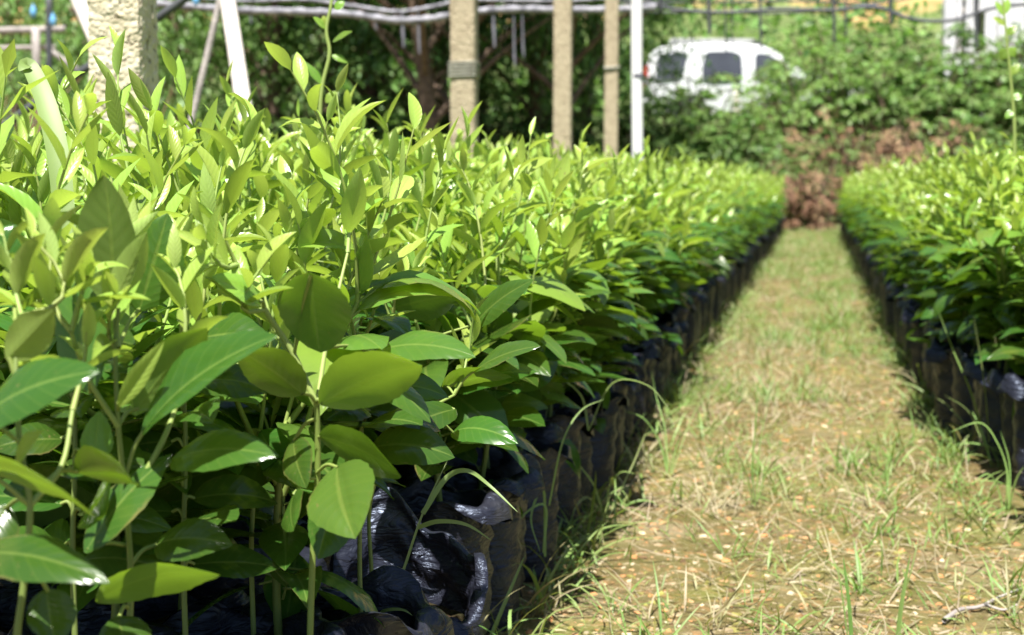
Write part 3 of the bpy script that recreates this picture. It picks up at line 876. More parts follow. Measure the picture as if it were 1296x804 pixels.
def hleaf(mb, st, b, t, wpx, face, fold=0.3, curl=0.5, age=0.9, node=None, camber=0.12, ripple=0.015, q=0.8):
    B, T = P(*b), P(*t)
    D = T - B
    d = nrm(D)
    fz = face[2] + (0.35 if face[2] > 0 else -0.15)
    f = face[0] * CAMX + face[1] * CAMY * 0.8 + fz * CAMZ
    z = nrm(f - d * np.dot(f, d))
    dd = math.cos(curl / 2) * d + math.sin(curl / 2) * z
    z2 = nrm(z - dd * np.dot(z, dd))
    L = np.linalg.norm(D) * (1 + curl * curl / 24)
    W = wpx * 1.18 / FPX * (b[2] + t[2]) / 2 / math.cos(fold)
    leaf_batch(mb, [B], [dd], [z2], L, W, fold, curl, age, camber, ripple, 8, 18, 0.85, q)
    if node is not None:
        nd = P(*node) if len(node) == 3 and node[0] > 3 else np.asarray(node)
        tube(st, smooth_path([nd, (nd + B) / 2 + np.array([0, 0, 0.004]), B + dd * 0.002], 4), 0.0015, 5, (0.35, 0.4, 0, 1))


def hero(stems, leaves, shoots, label, extra=None, bag=True):
    """stems: pixel polylines of the main stem and branches; leaves: hleaf arguments; all at their own distances"""
    st, fo, sh = MB(), MB(), MB()
    root = P(*stems[0][0][0])
    base = np.array([root[0], root[1], 0.0])
    for pl, r0, r1, ag in stems:
        pts = np.array([P(*p) for p in pl])
        if pl is stems[0][0]: pts = np.vstack([[root[0], root[1], 0.17], pts])
        pts = smooth_path(pts, 5)
        tube(st, pts, np.linspace(r0, r1, len(pts)), 8, (ag, 0.5, 0, 1))
    for a in leaves: hleaf(fo, st, *a[0], **a[1])
    for (b, tpt, n, ls, ag) in shoots:
        B, T = P(*b), P(*tpt)
        shoot(sh, st, B, T - B, np.linalg.norm(T - B), n, ls, False, ag)
    o = empty("citrus_seedling", base)
    tag(o, label, "seedling", "nearest seedlings, at the camera")
    def add(nm, mb, mat):
        V, F, C, U = mb.arrays(); m2 = MB(); m2.add(V - base, F, C, U)
        m2.build(nm, mat, o)
    add("stem", st, M['stem']); add("foliage", fo, M['leaf'])
    if sh.n: add("young_shoots", sh, M['leaf'])
    if bag:
        b, s = MB(), MB()
        bag_mesh(b, int(1000 + abs(root[0]) * 1e4), nt=40, nz=22); soil_mesh(s, 0.051, 0.18, 3)
        b.build("bag", M['bag'], o); s.build("soil", M['soil'], o)
    return o


def L_(b, t, w, face, **k): return ((b, t, w, face), k)


RNG = np.random.default_rng(5)
# A: stem that forks at (400, 512), one arm slanting up to the left
hero([([(392, 830, 1.10), (396, 700, 1.10), (402, 600, 1.09), (401, 514, 1.08)], 0.0028, 0.0024, 0.5),
      ([(401, 514, 1.08), (372, 450, 1.08), (335, 392, 1.07), (300, 335, 1.06), (285, 305, 1.05)], 0.0028, 0.0014, 0.12),
      ([(401, 514, 1.08), (412, 440, 1.12), (428, 370, 1.16), (440, 320, 1.18)], 0.0022, 0.0012, 0.15)],
     [L_((393, 345, 1.03), (405, 446, 1.07), 80, (0.15, 0.75, -0.75), fold=0.12, curl=0.25, age=0.88, node=(372, 450, 1.08), q=0.6),
      L_((405, 512, 1.07), (534, 462, 1.02), 78, (0.1, 0.75, -0.55), fold=0.15, curl=0.9, age=0.62, node=(401, 514, 1.08)),
      L_((470, 448, 1.2), (602, 452, 1.16), 58, (-0.1, 0.95, 0.15), fold=0.2, curl=0.9, age=0.72, node=(412, 440, 1.12)),
      L_((404, 552, 1.08), (507, 604, 1.03), 66, (0.1, 0.7, -0.55), fold=0.15, curl=0.6, age=0.95, node=(402, 570, 1.09)),
      L_((428, 590, 1.06), (450, 682, 1.0), 84, (-0.35, 0.45, 0.85), fold=0.38, curl=0.35, age=0.70, node=(400, 600, 1.09)),
      L_((424, 640, 1.09), (402, 708, 1.05), 50, (0.5, 0.4, 0.7), fold=0.3, curl=0.3, age=0.9, node=(398, 640, 1.09)),
      L_((372, 625, 1.08), (372, 672, 1.03), 44, (-0.2, 0.5, -0.7), fold=0.2, curl=0.3, age=0.85, node=(402, 605, 1.09)),
      L_((385, 500, 1.06), (298, 442, 1.03), 60, (-0.1, 0.7, -0.5), fold=0.2, curl=0.6, age=0.72, node=(401, 514, 1.08)),
      L_((372, 555, 1.1), (388, 618, 1.07), 42, (-0.6, 0.5, 0.5), fold=0.3, curl=0.3, age=0.88, node=(401, 530, 1.08)),
      L_((330, 385, 1.06), (268, 350, 1.03), 34, (0, 0.8, 0.5), fold=0.4, curl=0.5, age=0.35, node=(335, 392, 1.07))],
     [((300, 335, 1.06), (258, 285, 1.03), 6, 0.045, 0.12), ((335, 392, 1.07), (345, 320, 1.05), 6, 0.05, 0.2), ((440, 320, 1.18), (452, 250, 1.18), 7, 0.05, 0.1), ((372, 450, 1.08), (330, 350, 1.1), 6, 0.05, 0.2)],
     "near seedling whose pale stem forks, one arm slanting up leftward")
# B: big folded leaf and the upright dark leaf
hero([([(162, 840, 0.97), (166, 740, 0.97), (160, 640, 0.96), (150, 540, 0.95), (146, 440, 0.95), (150, 390, 0.95)], 0.0026, 0.0014, 0.62),
      ([(160, 640, 0.96), (205, 560, 0.97), (228, 500, 1.0)], 0.0024, 0.0016, 0.3),
      ([(150, 540, 0.95), (112, 480, 0.94), (90, 420, 0.93)], 0.002, 0.0014, 0.25)],
     [L_((141, 385, 0.97), (131, 222, 0.955), 72, (0.22, 0.25, -0.9), fold=0.10, curl=0.12, age=0.82, node=(148, 430, 0.95), q=0.72),
      L_((180, 548, 0.96), (350, 425, 0.92), 88, (-0.30, 0.85, 0.22), fold=0.48, curl=0.55, age=0.9, node=(160, 600, 0.96)),
      L_((215, 585, 0.97), (349, 578, 0.93), 60, (-0.05, 0.88, 0.35), fold=0.30, curl=0.75, age=0.85, node=(165, 640, 0.96)),
      L_((108, 700, 0.93), (217, 575, 0.97), 58, (-0.5, 0.6, 0.6), fold=0.25, curl=0.4, age=0.88, node=(160, 690, 0.97)),
      L_((122, 762, 0.94), (278, 728, 0.9), 66, (0.1, 0.85, -0.35), fold=0.15, curl=0.7, age=0.68, node=(163, 760, 0.97)),
      L_((196, 690, 1.0), (294, 690, 0.97), 58, (0.1, 0.85, 0.42), fold=0.3, curl=0.6, age=0.95, node=(163, 720, 0.97)),
      L_((172, 520, 0.97), (262, 415, 0.95), 58, (0.1, 0.75, -0.5), fold=0.2, curl=0.7, age=0.72, node=(150, 540, 0.95)),
      L_((175, 395, 1.05), (212, 270, 1.05), 66, (0.35, 0.5, 0.7), fold=0.2, curl=0.2, age=0.8, node=(150, 440, 0.95)),
      L_((115, 500, 0.97), (92, 330, 1.0), 62, (-0.35, 0.45, 0.75), fold=0.2, curl=0.25, age=0.75, node=(112, 480, 0.94)),
      L_((140, 600, 0.95), (98, 668, 0.91), 50, (0.2, 0.6, -0.5), fold=0.4, curl=0.4, age=0.85, node=(155, 590, 0.96)),
      L_((150, 515, 0.92), (208, 432, 0.89), 22, (0.3, 0.5, 0.7), fold=0.5, curl=0.1, age=0.12, node=(150, 520, 0.95)),
      L_((120, 590, 0.96), (126, 520, 0.97), 34, (0.4, 0.2, 0.8), fold=0.2, curl=0.1, age=0.6, node=(152, 600, 0.96)),
      L_((150, 780, 0.95), (168, 850, 0.92), 56, (0.3, 0.6, 0.6), fold=0.3, curl=0.5, age=0.9, node=(163, 770, 0.97))],
     [((150, 440, 0.95), (146, 375, 0.93), 6, 0.042, 0.1), ((90, 420, 0.93), (70, 300, 0.95), 8, 0.05, 0.1), ((228, 500, 1.0), (215, 330, 1.02), 7, 0.045, 0.15), ((150, 440, 0.95), (175, 300, 1.0), 7, 0.05, 0.15), ((90, 420, 0.93), (110, 350, 0.92), 6, 0.045, 0.05)],
     "seedling with one big upright dull leaf above a large glossy folded leaf")
# C: leaves cut by the left border
hero([([(20, 850, 0.86), (30, 740, 0.86), (38, 640, 0.86), (25, 560, 0.86), (20, 460, 0.87), (28, 400, 0.88)], 0.0026, 0.0014, 0.62),
      ([(38, 640, 0.86), (78, 590, 0.88), (92, 520, 0.9)], 0.002, 0.0015, 0.3)],
     [L_((-30, 535, 0.84), (126, 470, 0.82), 88, (-0.2, 0.85, 0.3), fold=0.2, curl=0.8, age=0.92, node=(25, 560, 0.86)),
      L_((-45, 588, 0.84), (120, 655, 0.78), 74, (0.25, 0.8, -0.25), fold=0.25, curl=0.5, age=0.5, node=(38, 640, 0.86)),
      L_((-40, 705, 0.84), (138, 738, 0.80), 62, (0.0, 0.9, 0.33), fold=0.25, curl=0.8, age=0.95, node=(34, 700, 0.86)),
      L_((95, 598, 0.9), (170, 612, 0.86), 66, (0.1, 0.7, -0.45), fold=0.4, curl=0.8, age=0.8, node=(60, 610, 0.87)),
      L_((8, 455, 0.87), (68, 392, 0.85), 46, (0.3, 0.55, -0.6), fold=0.4, curl=0.2, age=0.35, node=(20, 480, 0.87)),
      L_((20, 590, 0.86), (55, 545, 0.83), 30, (0.2, 0.7, 0.5), fold=0.4, curl=0.4, age=0.2, node=(28, 580, 0.86)),
      L_((60, 745, 0.88), (72, 820, 0.86), 52, (0.4, 0.4, 0.7), fold=0.3, curl=0.3, age=0.9, node=(34, 720, 0.86)),
      L_((10, 640, 0.9), (-40, 720, 0.88), 60, (0.2, 0.7, 0.6), fold=0.2, curl=0.5, age=0.9, node=(38, 640, 0.86)),
      L_((15, 330, 0.95), (-20, 290, 0.95), 60, (0.2, 0.5, 0.8), fold=0.2, curl=0.4, age=0.9, node=(20, 420, 0.87))],
     [((28, 400, 0.88), (40, 300, 0.9), 8, 0.05, 0.1), ((28, 400, 0.88), (5, 300, 0.9), 7, 0.05, 0.15), ((92, 520, 0.9), (110, 420, 0.92), 6, 0.045, 0.15)],
     "nearest seedling, its big drooping leaves cut by the picture's edge")
# D: behind, in the gap
hero([([(322, 830, 1.22), (318, 700, 1.22), (322, 620, 1.22), (330, 540, 1.22), (340, 460, 1.22)], 0.0026, 0.0018, 0.6),
      ([(322, 620, 1.22), (352, 570, 1.2), (360, 540, 1.2)], 0.002, 0.0015, 0.5)],
     [L_((330, 545, 1.2), (384, 618, 1.17), 46, (-0.5, 0.5, 0.7), fold=0.3, curl=0.4, age=0.9, node=(325, 560, 1.22)),
      L_((310, 560, 1.22), (270, 660, 1.2), 56, (0.4, 0.4, -0.7), fold=0.2, curl=0.4, age=0.95, node=(322, 600, 1.22)),
      L_((345, 470, 1.22), (420, 520, 1.2), 60, (0.0, 0.8, -0.4), fold=0.2, curl=0.7, age=0.9, node=(338, 480, 1.22)),
      L_((325, 470, 1.25), (245, 500, 1.22), 64, (0.1, 0.85, 0.3), fold=0.2, curl=0.7, age=0.9, node=(338, 490, 1.22)),
      L_((330, 430, 1.25), (262, 385, 1.25), 58, (0, 0.8, -0.4), fold=0.2, curl=0.6, age=0.75, node=(340, 460, 1.22)),
      L_((365, 540, 1.22), (410, 600, 1.2), 50, (0.3, 0.7, -0.5), fold=0.2, curl=0.5, age=0.85, node=(360, 540, 1.2)),
      L_((300, 620, 1.24), (215, 640, 1.2), 60, (0.0, 0.85, 0.2), fold=0.25, curl=0.7, age=0.95, node=(322, 625, 1.22))],
     [((340, 460, 1.22), (365, 300, 1.24), 9, 0.055, 0.15), ((340, 460, 1.22), (300, 330, 1.24), 8, 0.05, 0.2), ((340, 460, 1.22), (395, 360, 1.2), 8, 0.05, 0.15)],
     "seedling behind the forked one, its thin stem rising from deep shade")
# F, G, H: bushy ones filling the shade between them
for (fx, fd, flab) in ((232, 1.13, "bushy seedling with dark glossy leaves standing behind the big folded leaf"), (92, 1.07, "bushy seedling with dark leaves just right of the nearest one"), (455, 1.3, "bushy seedling with dark leaves between the forked one and the collapsed bag")):
    lv = []
    for q in range(17):
        yy_ = (720 - q * 17 if fx < 400 else 575 - q * 10) + RNG.normal(0, 8)
        a_ = q * 2.4 + RNG.normal(0, 0.3)
        ln_ = 90 + 45 * RNG.random()
        b_ = (fx + 12 * math.cos(a_), yy_ - 6, fd - 0.01 * math.sin(a_))
        t_ = (fx + ln_ * math.cos(a_), yy_ - 14 + 34 * RNG.random(), fd - 0.075 * math.sin(a_))
        lv.append(L_(b_, t_, 46 + 18 * RNG.random(), (RNG.normal(0, .2), 0.9, 0.2), fold=0.2 + 0.25 * RNG.random(), curl=0.5 + 0.6 * RNG.random(), age=0.86 + 0.12 * RNG.random(), node=(fx, yy_, fd)))
    hero([([(fx + 4, 840, fd), (fx, 700, fd), (fx + 3, 560, fd), (fx - 3, 430, fd)], 0.0027, 0.0017, 0.65)], lv,
         [((fx - 3, 440, fd), (fx - 20, 320, fd), 8, 0.055, 0.15), ((fx - 3, 450, fd), (fx + 25, 330, fd), 8, 0.055, 0.2)], flab)
# E: the collapsed open bag at the front of the row and its seedling
def rim_open(th):
    return 0.185 + 0.055 * math.cos(th - 1.9) + 0.018 * math.sin(3 * th + 1) + 0.01 * math.sin(7 * th)


eo = hero([([(470, 720, 1.52), (468, 640, 1.52), (490, 560, 1.5), (505, 480, 1.5), (500, 420, 1.5)], 0.0026, 0.0016, 0.6),
           ([(490, 560, 1.5), (540, 520, 1.48), (575, 500, 1.5)], 0.002, 0.0015, 0.4)],
          [L_((577, 518, 1.48), (496, 552, 1.42), 44, (0.1, 0.85, 0.3), fold=0.35, curl=0.5, age=0.93, node=(545, 520, 1.48)),
           L_((572, 548, 1.5), (656, 562, 1.45), 40, (-0.1, 0.9, 0.38), fold=0.3, curl=1.1, age=0.86, node=(540, 525, 1.48)),
           L_((497, 390, 1.5), (578, 374, 1.46), 52, (0.1, 0.6, -0.6), fold=0.15, curl=0.5, age=0.95, node=(500, 420, 1.5)),
           L_((600, 470, 1.5), (684, 438, 1.46), 44, (0.1, 0.8, 0.1), fold=0.3, curl=0.6, age=0.85, node=(575, 500, 1.5)),
           L_((600, 412, 1.55), (676, 354, 1.5), 36, (-0.3, 0.7, 0.55), fold=0.3, curl=0.5, age=0.85, node=(505, 450, 1.5)),
           L_((560, 490, 1.52), (650, 478, 1.48), 46, (0.0, 0.9, -0.2), fold=0.3, curl=0.7, age=0.8, node=(575, 500, 1.5)),
           L_((480, 600, 1.5), (430, 650, 1.46), 46, (0.2, 0.8, -0.3), fold=0.2, curl=0.5, age=0.95, node=(485, 580, 1.5)),
           L_((500, 460, 1.5), (440, 440, 1.46), 50, (0, 0.85, 0.3), fold=0.3, curl=0.6, age=0.8, node=(505, 480, 1.5)),
           L_((520, 500, 1.5), (560, 560, 1.46), 44, (0.2, 0.8, -0.3), fold=0.2, curl=0.7, age=0.95, node=(505, 500, 1.5))],
          [((500, 420, 1.5), (485, 330, 1.5), 9, 0.052, 0.15), ((500, 420, 1.5), (530, 340, 1.52), 8, 0.05, 0.1), ((575, 500, 1.5), (600, 400, 1.52), 8, 0.05, 0.2)],
          "seedling in the collapsed wide-open black bag at the path row's front", bag=False)
eb, es = MB(), MB()
bag_mesh(eb, 4242, r=0.070, rim=rim_open, flare=0.09, nt=64, nz=26, roll=0.15)
soil_mesh(es, 0.070, 0.135, 8)
dx = np.array(OPEN_BAG) - np.array(eo.location)
eb.build("bag", M['bag'], eo, loc=dx); es.build("soil", M['soil'], eo, loc=dx)
# the bag's front wall has slumped into loose folds
fm = MB()
gp = []
for i in range(13):
    for j in range(25):
        u, v = i / 12, j / 24
        th = R(-150) + v * R(165)
        th = R(-165) + v * R(150); fl = math.sin(math.pi * min(1, max(0, v))) ** 0.6
        rr = 0.073 + 0.05 * u * fl + 0.012 * noise.noise((v * 7, u * 4, 2)) + 0.012 * math.sin(v * 21 + 2 * u) * u
        z = 0.135 + 0.02 * math.sin(v * 9) - (0.035 * u + 0.085 * u * u) * fl + 0.016 * noise.noise((v * 9, u * 6, 5))
        gp.append((rr * math.cos(th), rr * math.sin(th), z))
i, j = np.meshgrid(np.arange(12), np.arange(24), indexing='ij'); q = (i * 25 + j).ravel()
fm.add(gp, np.stack([q, q + 1, q + 26, q + 25], 1))
fm.build("bag_flap", M['bag'], eo, loc=dx)


# two seedlings with one tall bare shoot
def tall_shoot(loc, kind, pts, leaves, label):
    o = empty("citrus_seedling", loc, 1.0)
    tag(o, label, "seedling", "seedlings with a tall shoot")
    for pn, me in protos[kind]:
        c = bpy.data.objects.new(pn, me); COL.objects.link(c); c.parent = o
    m = MB()
    Rz = np.array(Matrix.Rotation(-1.0, 3, 'Z'))
    pp = smooth_path([Rz @ (P(*p) - np.array(loc)) for p in pts], 5)
    tube(m, pp, np.linspace(0.0042, 0.0022, len(pp)), 7, (0.25, 0.5, 0, 1))
    m.build("tall_stem", M['stem'], o)
    f = MB()
    for b, t, w_, face, ag in leaves:
        t2 = MB(); hleaf(t2, None, b, t, w_, face, 0.3, 0.4, ag)
        V, F, C, U = t2.arrays(); f.add((V - np.array(loc)) @ Rz.T, F, C, U)
    f.build("shoot_leaves", M['leaf'], o)


d = 2.3
lo = P(408, 235, d); lo = np.array([lo[0], lo[1], 0.0])
tall_shoot(lo, 3, [(404, 300, d), (404, 190, d), (405, 140, d), (408, 108, d), (417, 68, d), (413, 38, d), (420, 0, d), (424, -60, d), (424, -120, d)],
           [((412, 36, d), (396, 22, d - .02), 10, (0, .7, .6), .3), ((411, 32, d), (410, 20, d), 9, (0.5, .4, .6), .1), ((424, 12, d), (436, 2, d), 12, (0, .7, .5), .5), ((421, 53, d), (446, 40, d - .02), 12, (0, .8, .4), .55),
            ((408, 108, d), (385, 78, d), 10, (0.3, .6, .5), .6), ((420, 70, d), (440, 80, d), 10, (0, .8, .4), .5), ((418, -30, d), (440, -60, d), 14, (0, .7, .6), .4), ((424, -80, d), (400, -110, d), 14, (0, .7, .6), .3),
            ((412, 130, d), (428, 116, d), 12, (0, .6, .6), .3)],
           "seedling with a bare kinked shoot rising tall in front of the dark trees")
d = 3.3
lo = P(1283, 235, d); lo = np.array([lo[0], lo[1], 0.0])
tall_shoot(lo, 5, [(1283, 230, d), (1284, 165, d), (1280, 110, d), (1275, 60, d), (1271, 20, d), (1268, -10, d)],
           [((1271, 20, d), (1259, 2, d), 10, (0.3, .5, .6), .3), ((1272, 18, d), (1276, -2, d), 9, (-.5, .4, .6), .2), ((1273, 32, d), (1256, 22, d), 9, (0, .7, .6), .2), ((1275, 45, d), (1286, 32, d), 10, (0, .7, .6), .5),
            ((1275, 62, d), (1266, 76, d), 13, (0.3, .5, .6), .5), ((1277, 60, d), (1284, 72, d), 12, (-.3, .6, .6), .4), ((1280, 95, d), (1290, 80, d), 9, (0, .7, .6), .3), ((1282, 125, d), (1294, 120, d), 10, (0, .7, .5), .5), ((1283, 140, d), (1272, 150, d), 9, (0, .7, .5), .5)],
           "seedling with one tall leafy shoot rising in front of the pale shed")


# ------------------------------------------------------------------ path cover: grass, straw, litter
def ribbon_batch(mb, base, d0, L, W, curl, age, nv=4, rnd=None):
    """grass blades: leaf_batch with a grass outline"""
    n = len(base)
    d0 = nrm(d0)
    up = np.cross(np.cross(d0, np.array([0, 0, 1.0]) + 1e-3), d0)
    leaf_batch(mb, base, d0, up + RNG.normal(0, 0.3, (n, 3)), L, W, 0.25, curl, age, 0, 0, 2, nv, 0.55, 0.55, rnd)


RNG = np.random.default_rng(31)


def path_points(n, y0, y1, bias=1.0, x0=-0.40, x1=0.32):
    y = y0 + (y1 - y0) * RNG.random(n) ** bias
    x = x0 + (x1 - x0) * RNG.random(n)
    return np.stack([x, y, np.array([ground_z(a, b) for a, b in zip(x, y)])], 1)


gm = MB()
# tufts
cent = path_points(2600, 1.2, 18.4, 1.25)
keep = []
for c in cent:
    nn = noise.noise((c[0] * 2.6, c[1] * 1.6, 4.0))
    edge = min(c[0] + 0.40, 0.32 - c[0])
    pr = 0.10 + 0.75 * smooth01((c[1] - 1.8) / 3.0) * smooth01((nn + 0.28) / 0.5) + 0.5 * (edge < 0.07)
    if RNG.random() < pr: keep.append(c)
for c in keep:
    n = RNG.integers(6, 18)
    b = c + np.stack([RNG.normal(0, 0.014, n), RNG.normal(0, 0.014, n), np.zeros(n) - 0.003], 1)
    d0 = np.stack([RNG.normal(0, 0.55, n), RNG.normal(0, 0.55, n), np.ones(n)], 1)
    L = (0.035 + 0.075 * RNG.random(n)) * (0.8 + 0.5 * RNG.random())
    age = np.clip((0.72 if RNG.random() < 0.72 else 0.22) + RNG.normal(0, 0.14, n), 0, 1)
    ribbon_batch(gm, b, d0, L, 0.0022 + 0.0022 * RNG.random(n), 0.5 + 0.9 * RNG.random(n), age)
# short thin turf everywhere
b = path_points(44000, 1.2, 18.4, 1.35)
kp = np.array([RNG.random() < 0.12 + 0.85 * smooth01((noise.noise((p[0] * 3.2, p[1] * 1.5, 9)) + 0.08) / 0.45) * smooth01((p[1] - 1.6) / 3.5) for p in b])
b = b[kp]; n = len(b)
ribbon_batch(gm, b, np.stack([RNG.normal(0, 0.7, n), RNG.normal(0, 0.7, n), np.ones(n)], 1), 0.015 + 0.03 * RNG.random(n), 0.0018 + 0.0016 * RNG.random(n), 0.8 * RNG.random(n), np.clip(0.66 + RNG.normal(0, 0.2, n), 0, 1), 3)
# taller weedy grass along the foot of both rows of bags
for x0_, x1_, num in ((-0.41, -0.34, 105), (0.28, 0.40, 90)):
    for c in path_points(num, 1.5, 15, 1.5, x0_, x1_):
        if x0_ > 0: c[0] += 0.11 * smooth01((3.7 - c[1]) / 1.0)
        n = RNG.integers(3, 8)
        b = c + np.stack([RNG.normal(0, 0.012, n), RNG.normal(0, 0.012, n), np.zeros(n) - 0.003], 1)
        d0 = np.stack([RNG.normal(0.25 if x0_ < 0 else -0.25, 0.45, n), RNG.normal(0, 0.5, n), np.ones(n)], 1)
        ribbon_batch(gm, b, d0, 0.06 + 0.13 * RNG.random(n), 0.003 + 0.003 * RNG.random(n), 0.9 + 1.6 * RNG.random(n), np.clip((0.62 if RNG.random() < 0.75 else 0.2) + RNG.normal(0, 0.1, n), 0, 1), 7)
tag(gm.build("grass", M['grass']), "thin green grass growing in tufts along the earth path", "grass", kind='stuff')
# straw lying flat
sm = MB()
b = path_points(11000, 1.2, 16, 1.5)
kp = np.array([RNG.random() < 0.25 + 0.75 * smooth01((noise.noise((p[0] * 3.0, p[1] * 1.7, 21)) + 0.15) / 0.4) for p in b])
b = b[kp]; n = len(b)
ribbon_batch(sm, b + np.array([0, 0, 0.003]), np.stack([RNG.normal(0, 1, n), RNG.normal(0, 0.8, n), np.abs(RNG.normal(0.05, 0.18, n))], 1), 0.02 + 0.11 * RNG.random(n) ** 2, 0.0016 + 0.0020 * RNG.random(n), RNG.normal(0.1, 0.5, n), np.clip(RNG.normal(0.06, 0.1, n), 0, 0.4), 4)
for cx, cy, k in ((-0.16, 5.2, 260), (-0.25, 4.2, 120), (0.1, 2.5, 90), (-0.12, 2.7, 130)):      # pale standing dead grass
    n = k
    b = np.stack([cx + RNG.normal(0, 0.07, n), cy + RNG.normal(0, 0.22, n), np.zeros(n)], 1)
    ribbon_batch(sm, b, np.stack([RNG.normal(0, 0.7, n), RNG.normal(0, 0.7, n), 0.7 * np.ones(n)], 1), 0.04 + 0.08 * RNG.random(n), 0.002, RNG.normal(0.5, 0.4, n), np.clip(RNG.normal(0.06, 0.08, n), 0, 0.3), 4)
tag(sm.build("straw", M['grass']), "pale dry straw and dead grass lying on the path", "straw", kind='stuff')
# small crumbs of earth, bark and dead leaf
lm = MB()
pal = np.array([(0.42, 0.26, 0.13), (0.52, 0.43, 0.29), (0.16, 0.10, 0.05), (0.48, 0.24, 0.10), (0.36, 0.28, 0.17), (0.22, 0.20, 0.06), (0.28, 0.26, 0.07)])
b = path_points(7000, 1.15, 9, 1.9, -0.43, 0.36)
n = len(b)
s = 0.0022 + 0.0045 * RNG.random(n) ** 3
base8 = np.array([(-1, -1, -.5), (1, -1, -.5), (1, 1, -.5), (-1, 1, -.5), (-.7, -.6, .7), (.6, -.7, .6), (.7, .6, .8), (-.6, .7, .6)])
f6 = np.array([(0, 1, 5, 4), (1, 2, 6, 5), (2, 3, 7, 6), (3, 0, 4, 7), (4, 5, 6, 7), (3, 2, 1, 0)])
V = base8[None] * (s[:, None] * np.stack([1 + 0.6 * RNG.random(n), 0.7 + 0.5 * RNG.random(n), 0.35 + 0.5 * RNG.random(n)], 1))[:, None, :] * (1 + RNG.normal(0, 0.22, (n, 8, 3)))
a = RNG.random(n) * 6.283
V = np.stack([V[..., 0] * np.cos(a)[:, None] - V[..., 1] * np.sin(a)[:, None], V[..., 0] * np.sin(a)[:, None] + V[..., 1] * np.cos(a)[:, None], V[..., 2]], -1) + b[:, None, :]
C = np.ones((n, 8, 4)); C[..., :3] = pal[RNG.integers(0, len(pal), n)][:, None, :] * (0.7 + 0.5 * RNG.random((n, 1, 1)))
lm.add(V.reshape(-1, 3), (f6[None] + (np.arange(n) * 8)[:, None, None]).reshape(-1, 4), C.reshape(-1, 4))
tag(lm.build("litter", M['litter'], smooth=False), "small crumbs of orange earth, bark and dead leaf on the path", "litter", kind='stuff')


# individual weeds
def weed(name, base, blades, label, cat="weed", group=None, stem=None):
    m = MB()
    base = np.asarray(base, float)
    for pts, w0, ag in blades:
        pp = smooth_path(np.array([P(*p) if len(p) == 3 else p for p in pts]), 6)
        n = len(pp)
        tan = nrm(np.gradient(pp, axis=0))
        side = nrm(np.cross(tan, CAMZ * 0.8 + np.array([0.3, 0, 0.5])))
        nn = np.cross(side, tan)
        t = np.linspace(0, 1, n)
        wd = 0.6 * w0 * (np.sin(np.pi * np.clip(t * 0.86 + 0.14, 0, 1) ** 0.6) ** 0.6)
        wd[-1] = w0 * 0.03
        V = np.stack([pp - side * wd[:, None] / 2, pp - nn * wd[:, None] * 0.12, pp + side * wd[:, None] / 2], 1).reshape(-1, 3)
        F = []
        for i in range(n - 1):
            F += [(i * 3, i * 3 + 1, i * 3 + 4, i * 3 + 3), (i * 3 + 1, i * 3 + 2, i * 3 + 5, i * 3 + 4)]
        C = np.ones((len(V), 4)); C[:, 0] = ag; C[:, 1] = RNG.random()
        U = np.zeros((len(V), 2)); U[0::3, 0] = -1; U[2::3, 0] = 1; U[:, 1] = np.repeat(t, 3)
        m.add(V - base, F, C, U)
    if stem:
        for pts, r in stem:
            pp = smooth_path(np.array([P(*p) for p in pts]), 5) - base
            tube(m, pp, np.linspace(r, r * 0.6, len(pp)), 6, (0.6, 0.5, 0, 1))
    o = m.build(name, M['grass'], loc=base)
    tag(o, label, cat, group)
    return o


gw = "single weeds among the bags"
weed("grass_weed", G(470, 790, 0.02), [([(470, 790, 1.36), (505, 735, 1.38), (535, 650, 1.4), (570, 575, 1.43)], 0.005, 0.55), ([(535, 650, 1.4), (565, 605, 1.42), (592, 596, 1.42), (620, 615, 1.42), (655, 648, 1.40)], 0.009, 0.66),
     ([(528, 668, 1.4), (555, 660, 1.4), (590, 664, 1.4), (622, 684, 1.4)], 0.008, 0.62), ([(473, 780, 1.36), (490, 772, 1.34), (510, 772, 1.33), (522, 779, 1.32)], 0.006, 0.5)],
     "arching grass stalk growing up in front of the collapsed black bag", "weed", gw)
weed("grass_weed", G(690, 700, 0.02), [([(688, 700, 2.05), (690, 640, 2.05), (660, 655, 2.02), (648, 690, 2.0)], 0.006, 0.6), ([(695, 640, 2.1), (712, 560, 2.1), (735, 520, 2.12), (765, 505, 2.12)], 0.005, 0.6), ([(690, 705, 2.05), (688, 620, 2.05), (672, 655, 2.0), (684, 700, 1.98)], 0.007, 0.65)],
     "thin grass weed leaning out between the front black bags", "weed", gw)
weed("grass_weed", G(740, 545, 0.1), [([(745, 545, 2.4), (775, 485, 2.4), (820, 488, 2.35), (852, 525, 2.3)], 0.0045, 0.6), ([(745, 545, 2.4), (735, 500, 2.4), (700, 480, 2.35), (690, 535, 2.3)], 0.007, 0.6)],
     "pair of arching grass blades hanging from the bags midway along the left row", "weed", gw)
weed("grass_weed", G(765, 655), [([(765, 655, 2.55), (752, 615, 2.52), (738, 595, 2.5), (728, 580, 2.48)], 0.007, 0.55), ([(768, 655, 2.55), (770, 620, 2.55), (785, 598, 2.52), (805, 600, 2.5)], 0.006, 0.6), ([(765, 655, 2.55), (745, 630, 2.5), (730, 640, 2.48), (722, 660, 2.47)], 0.006, 0.45), ([(770, 655, 2.55), (800, 590, 2.6), (830, 530, 2.6), (850, 600, 2.5)], 0.005, 0.45)],
     "pale curled grass weed at the foot of the left row of bags", "weed", gw)
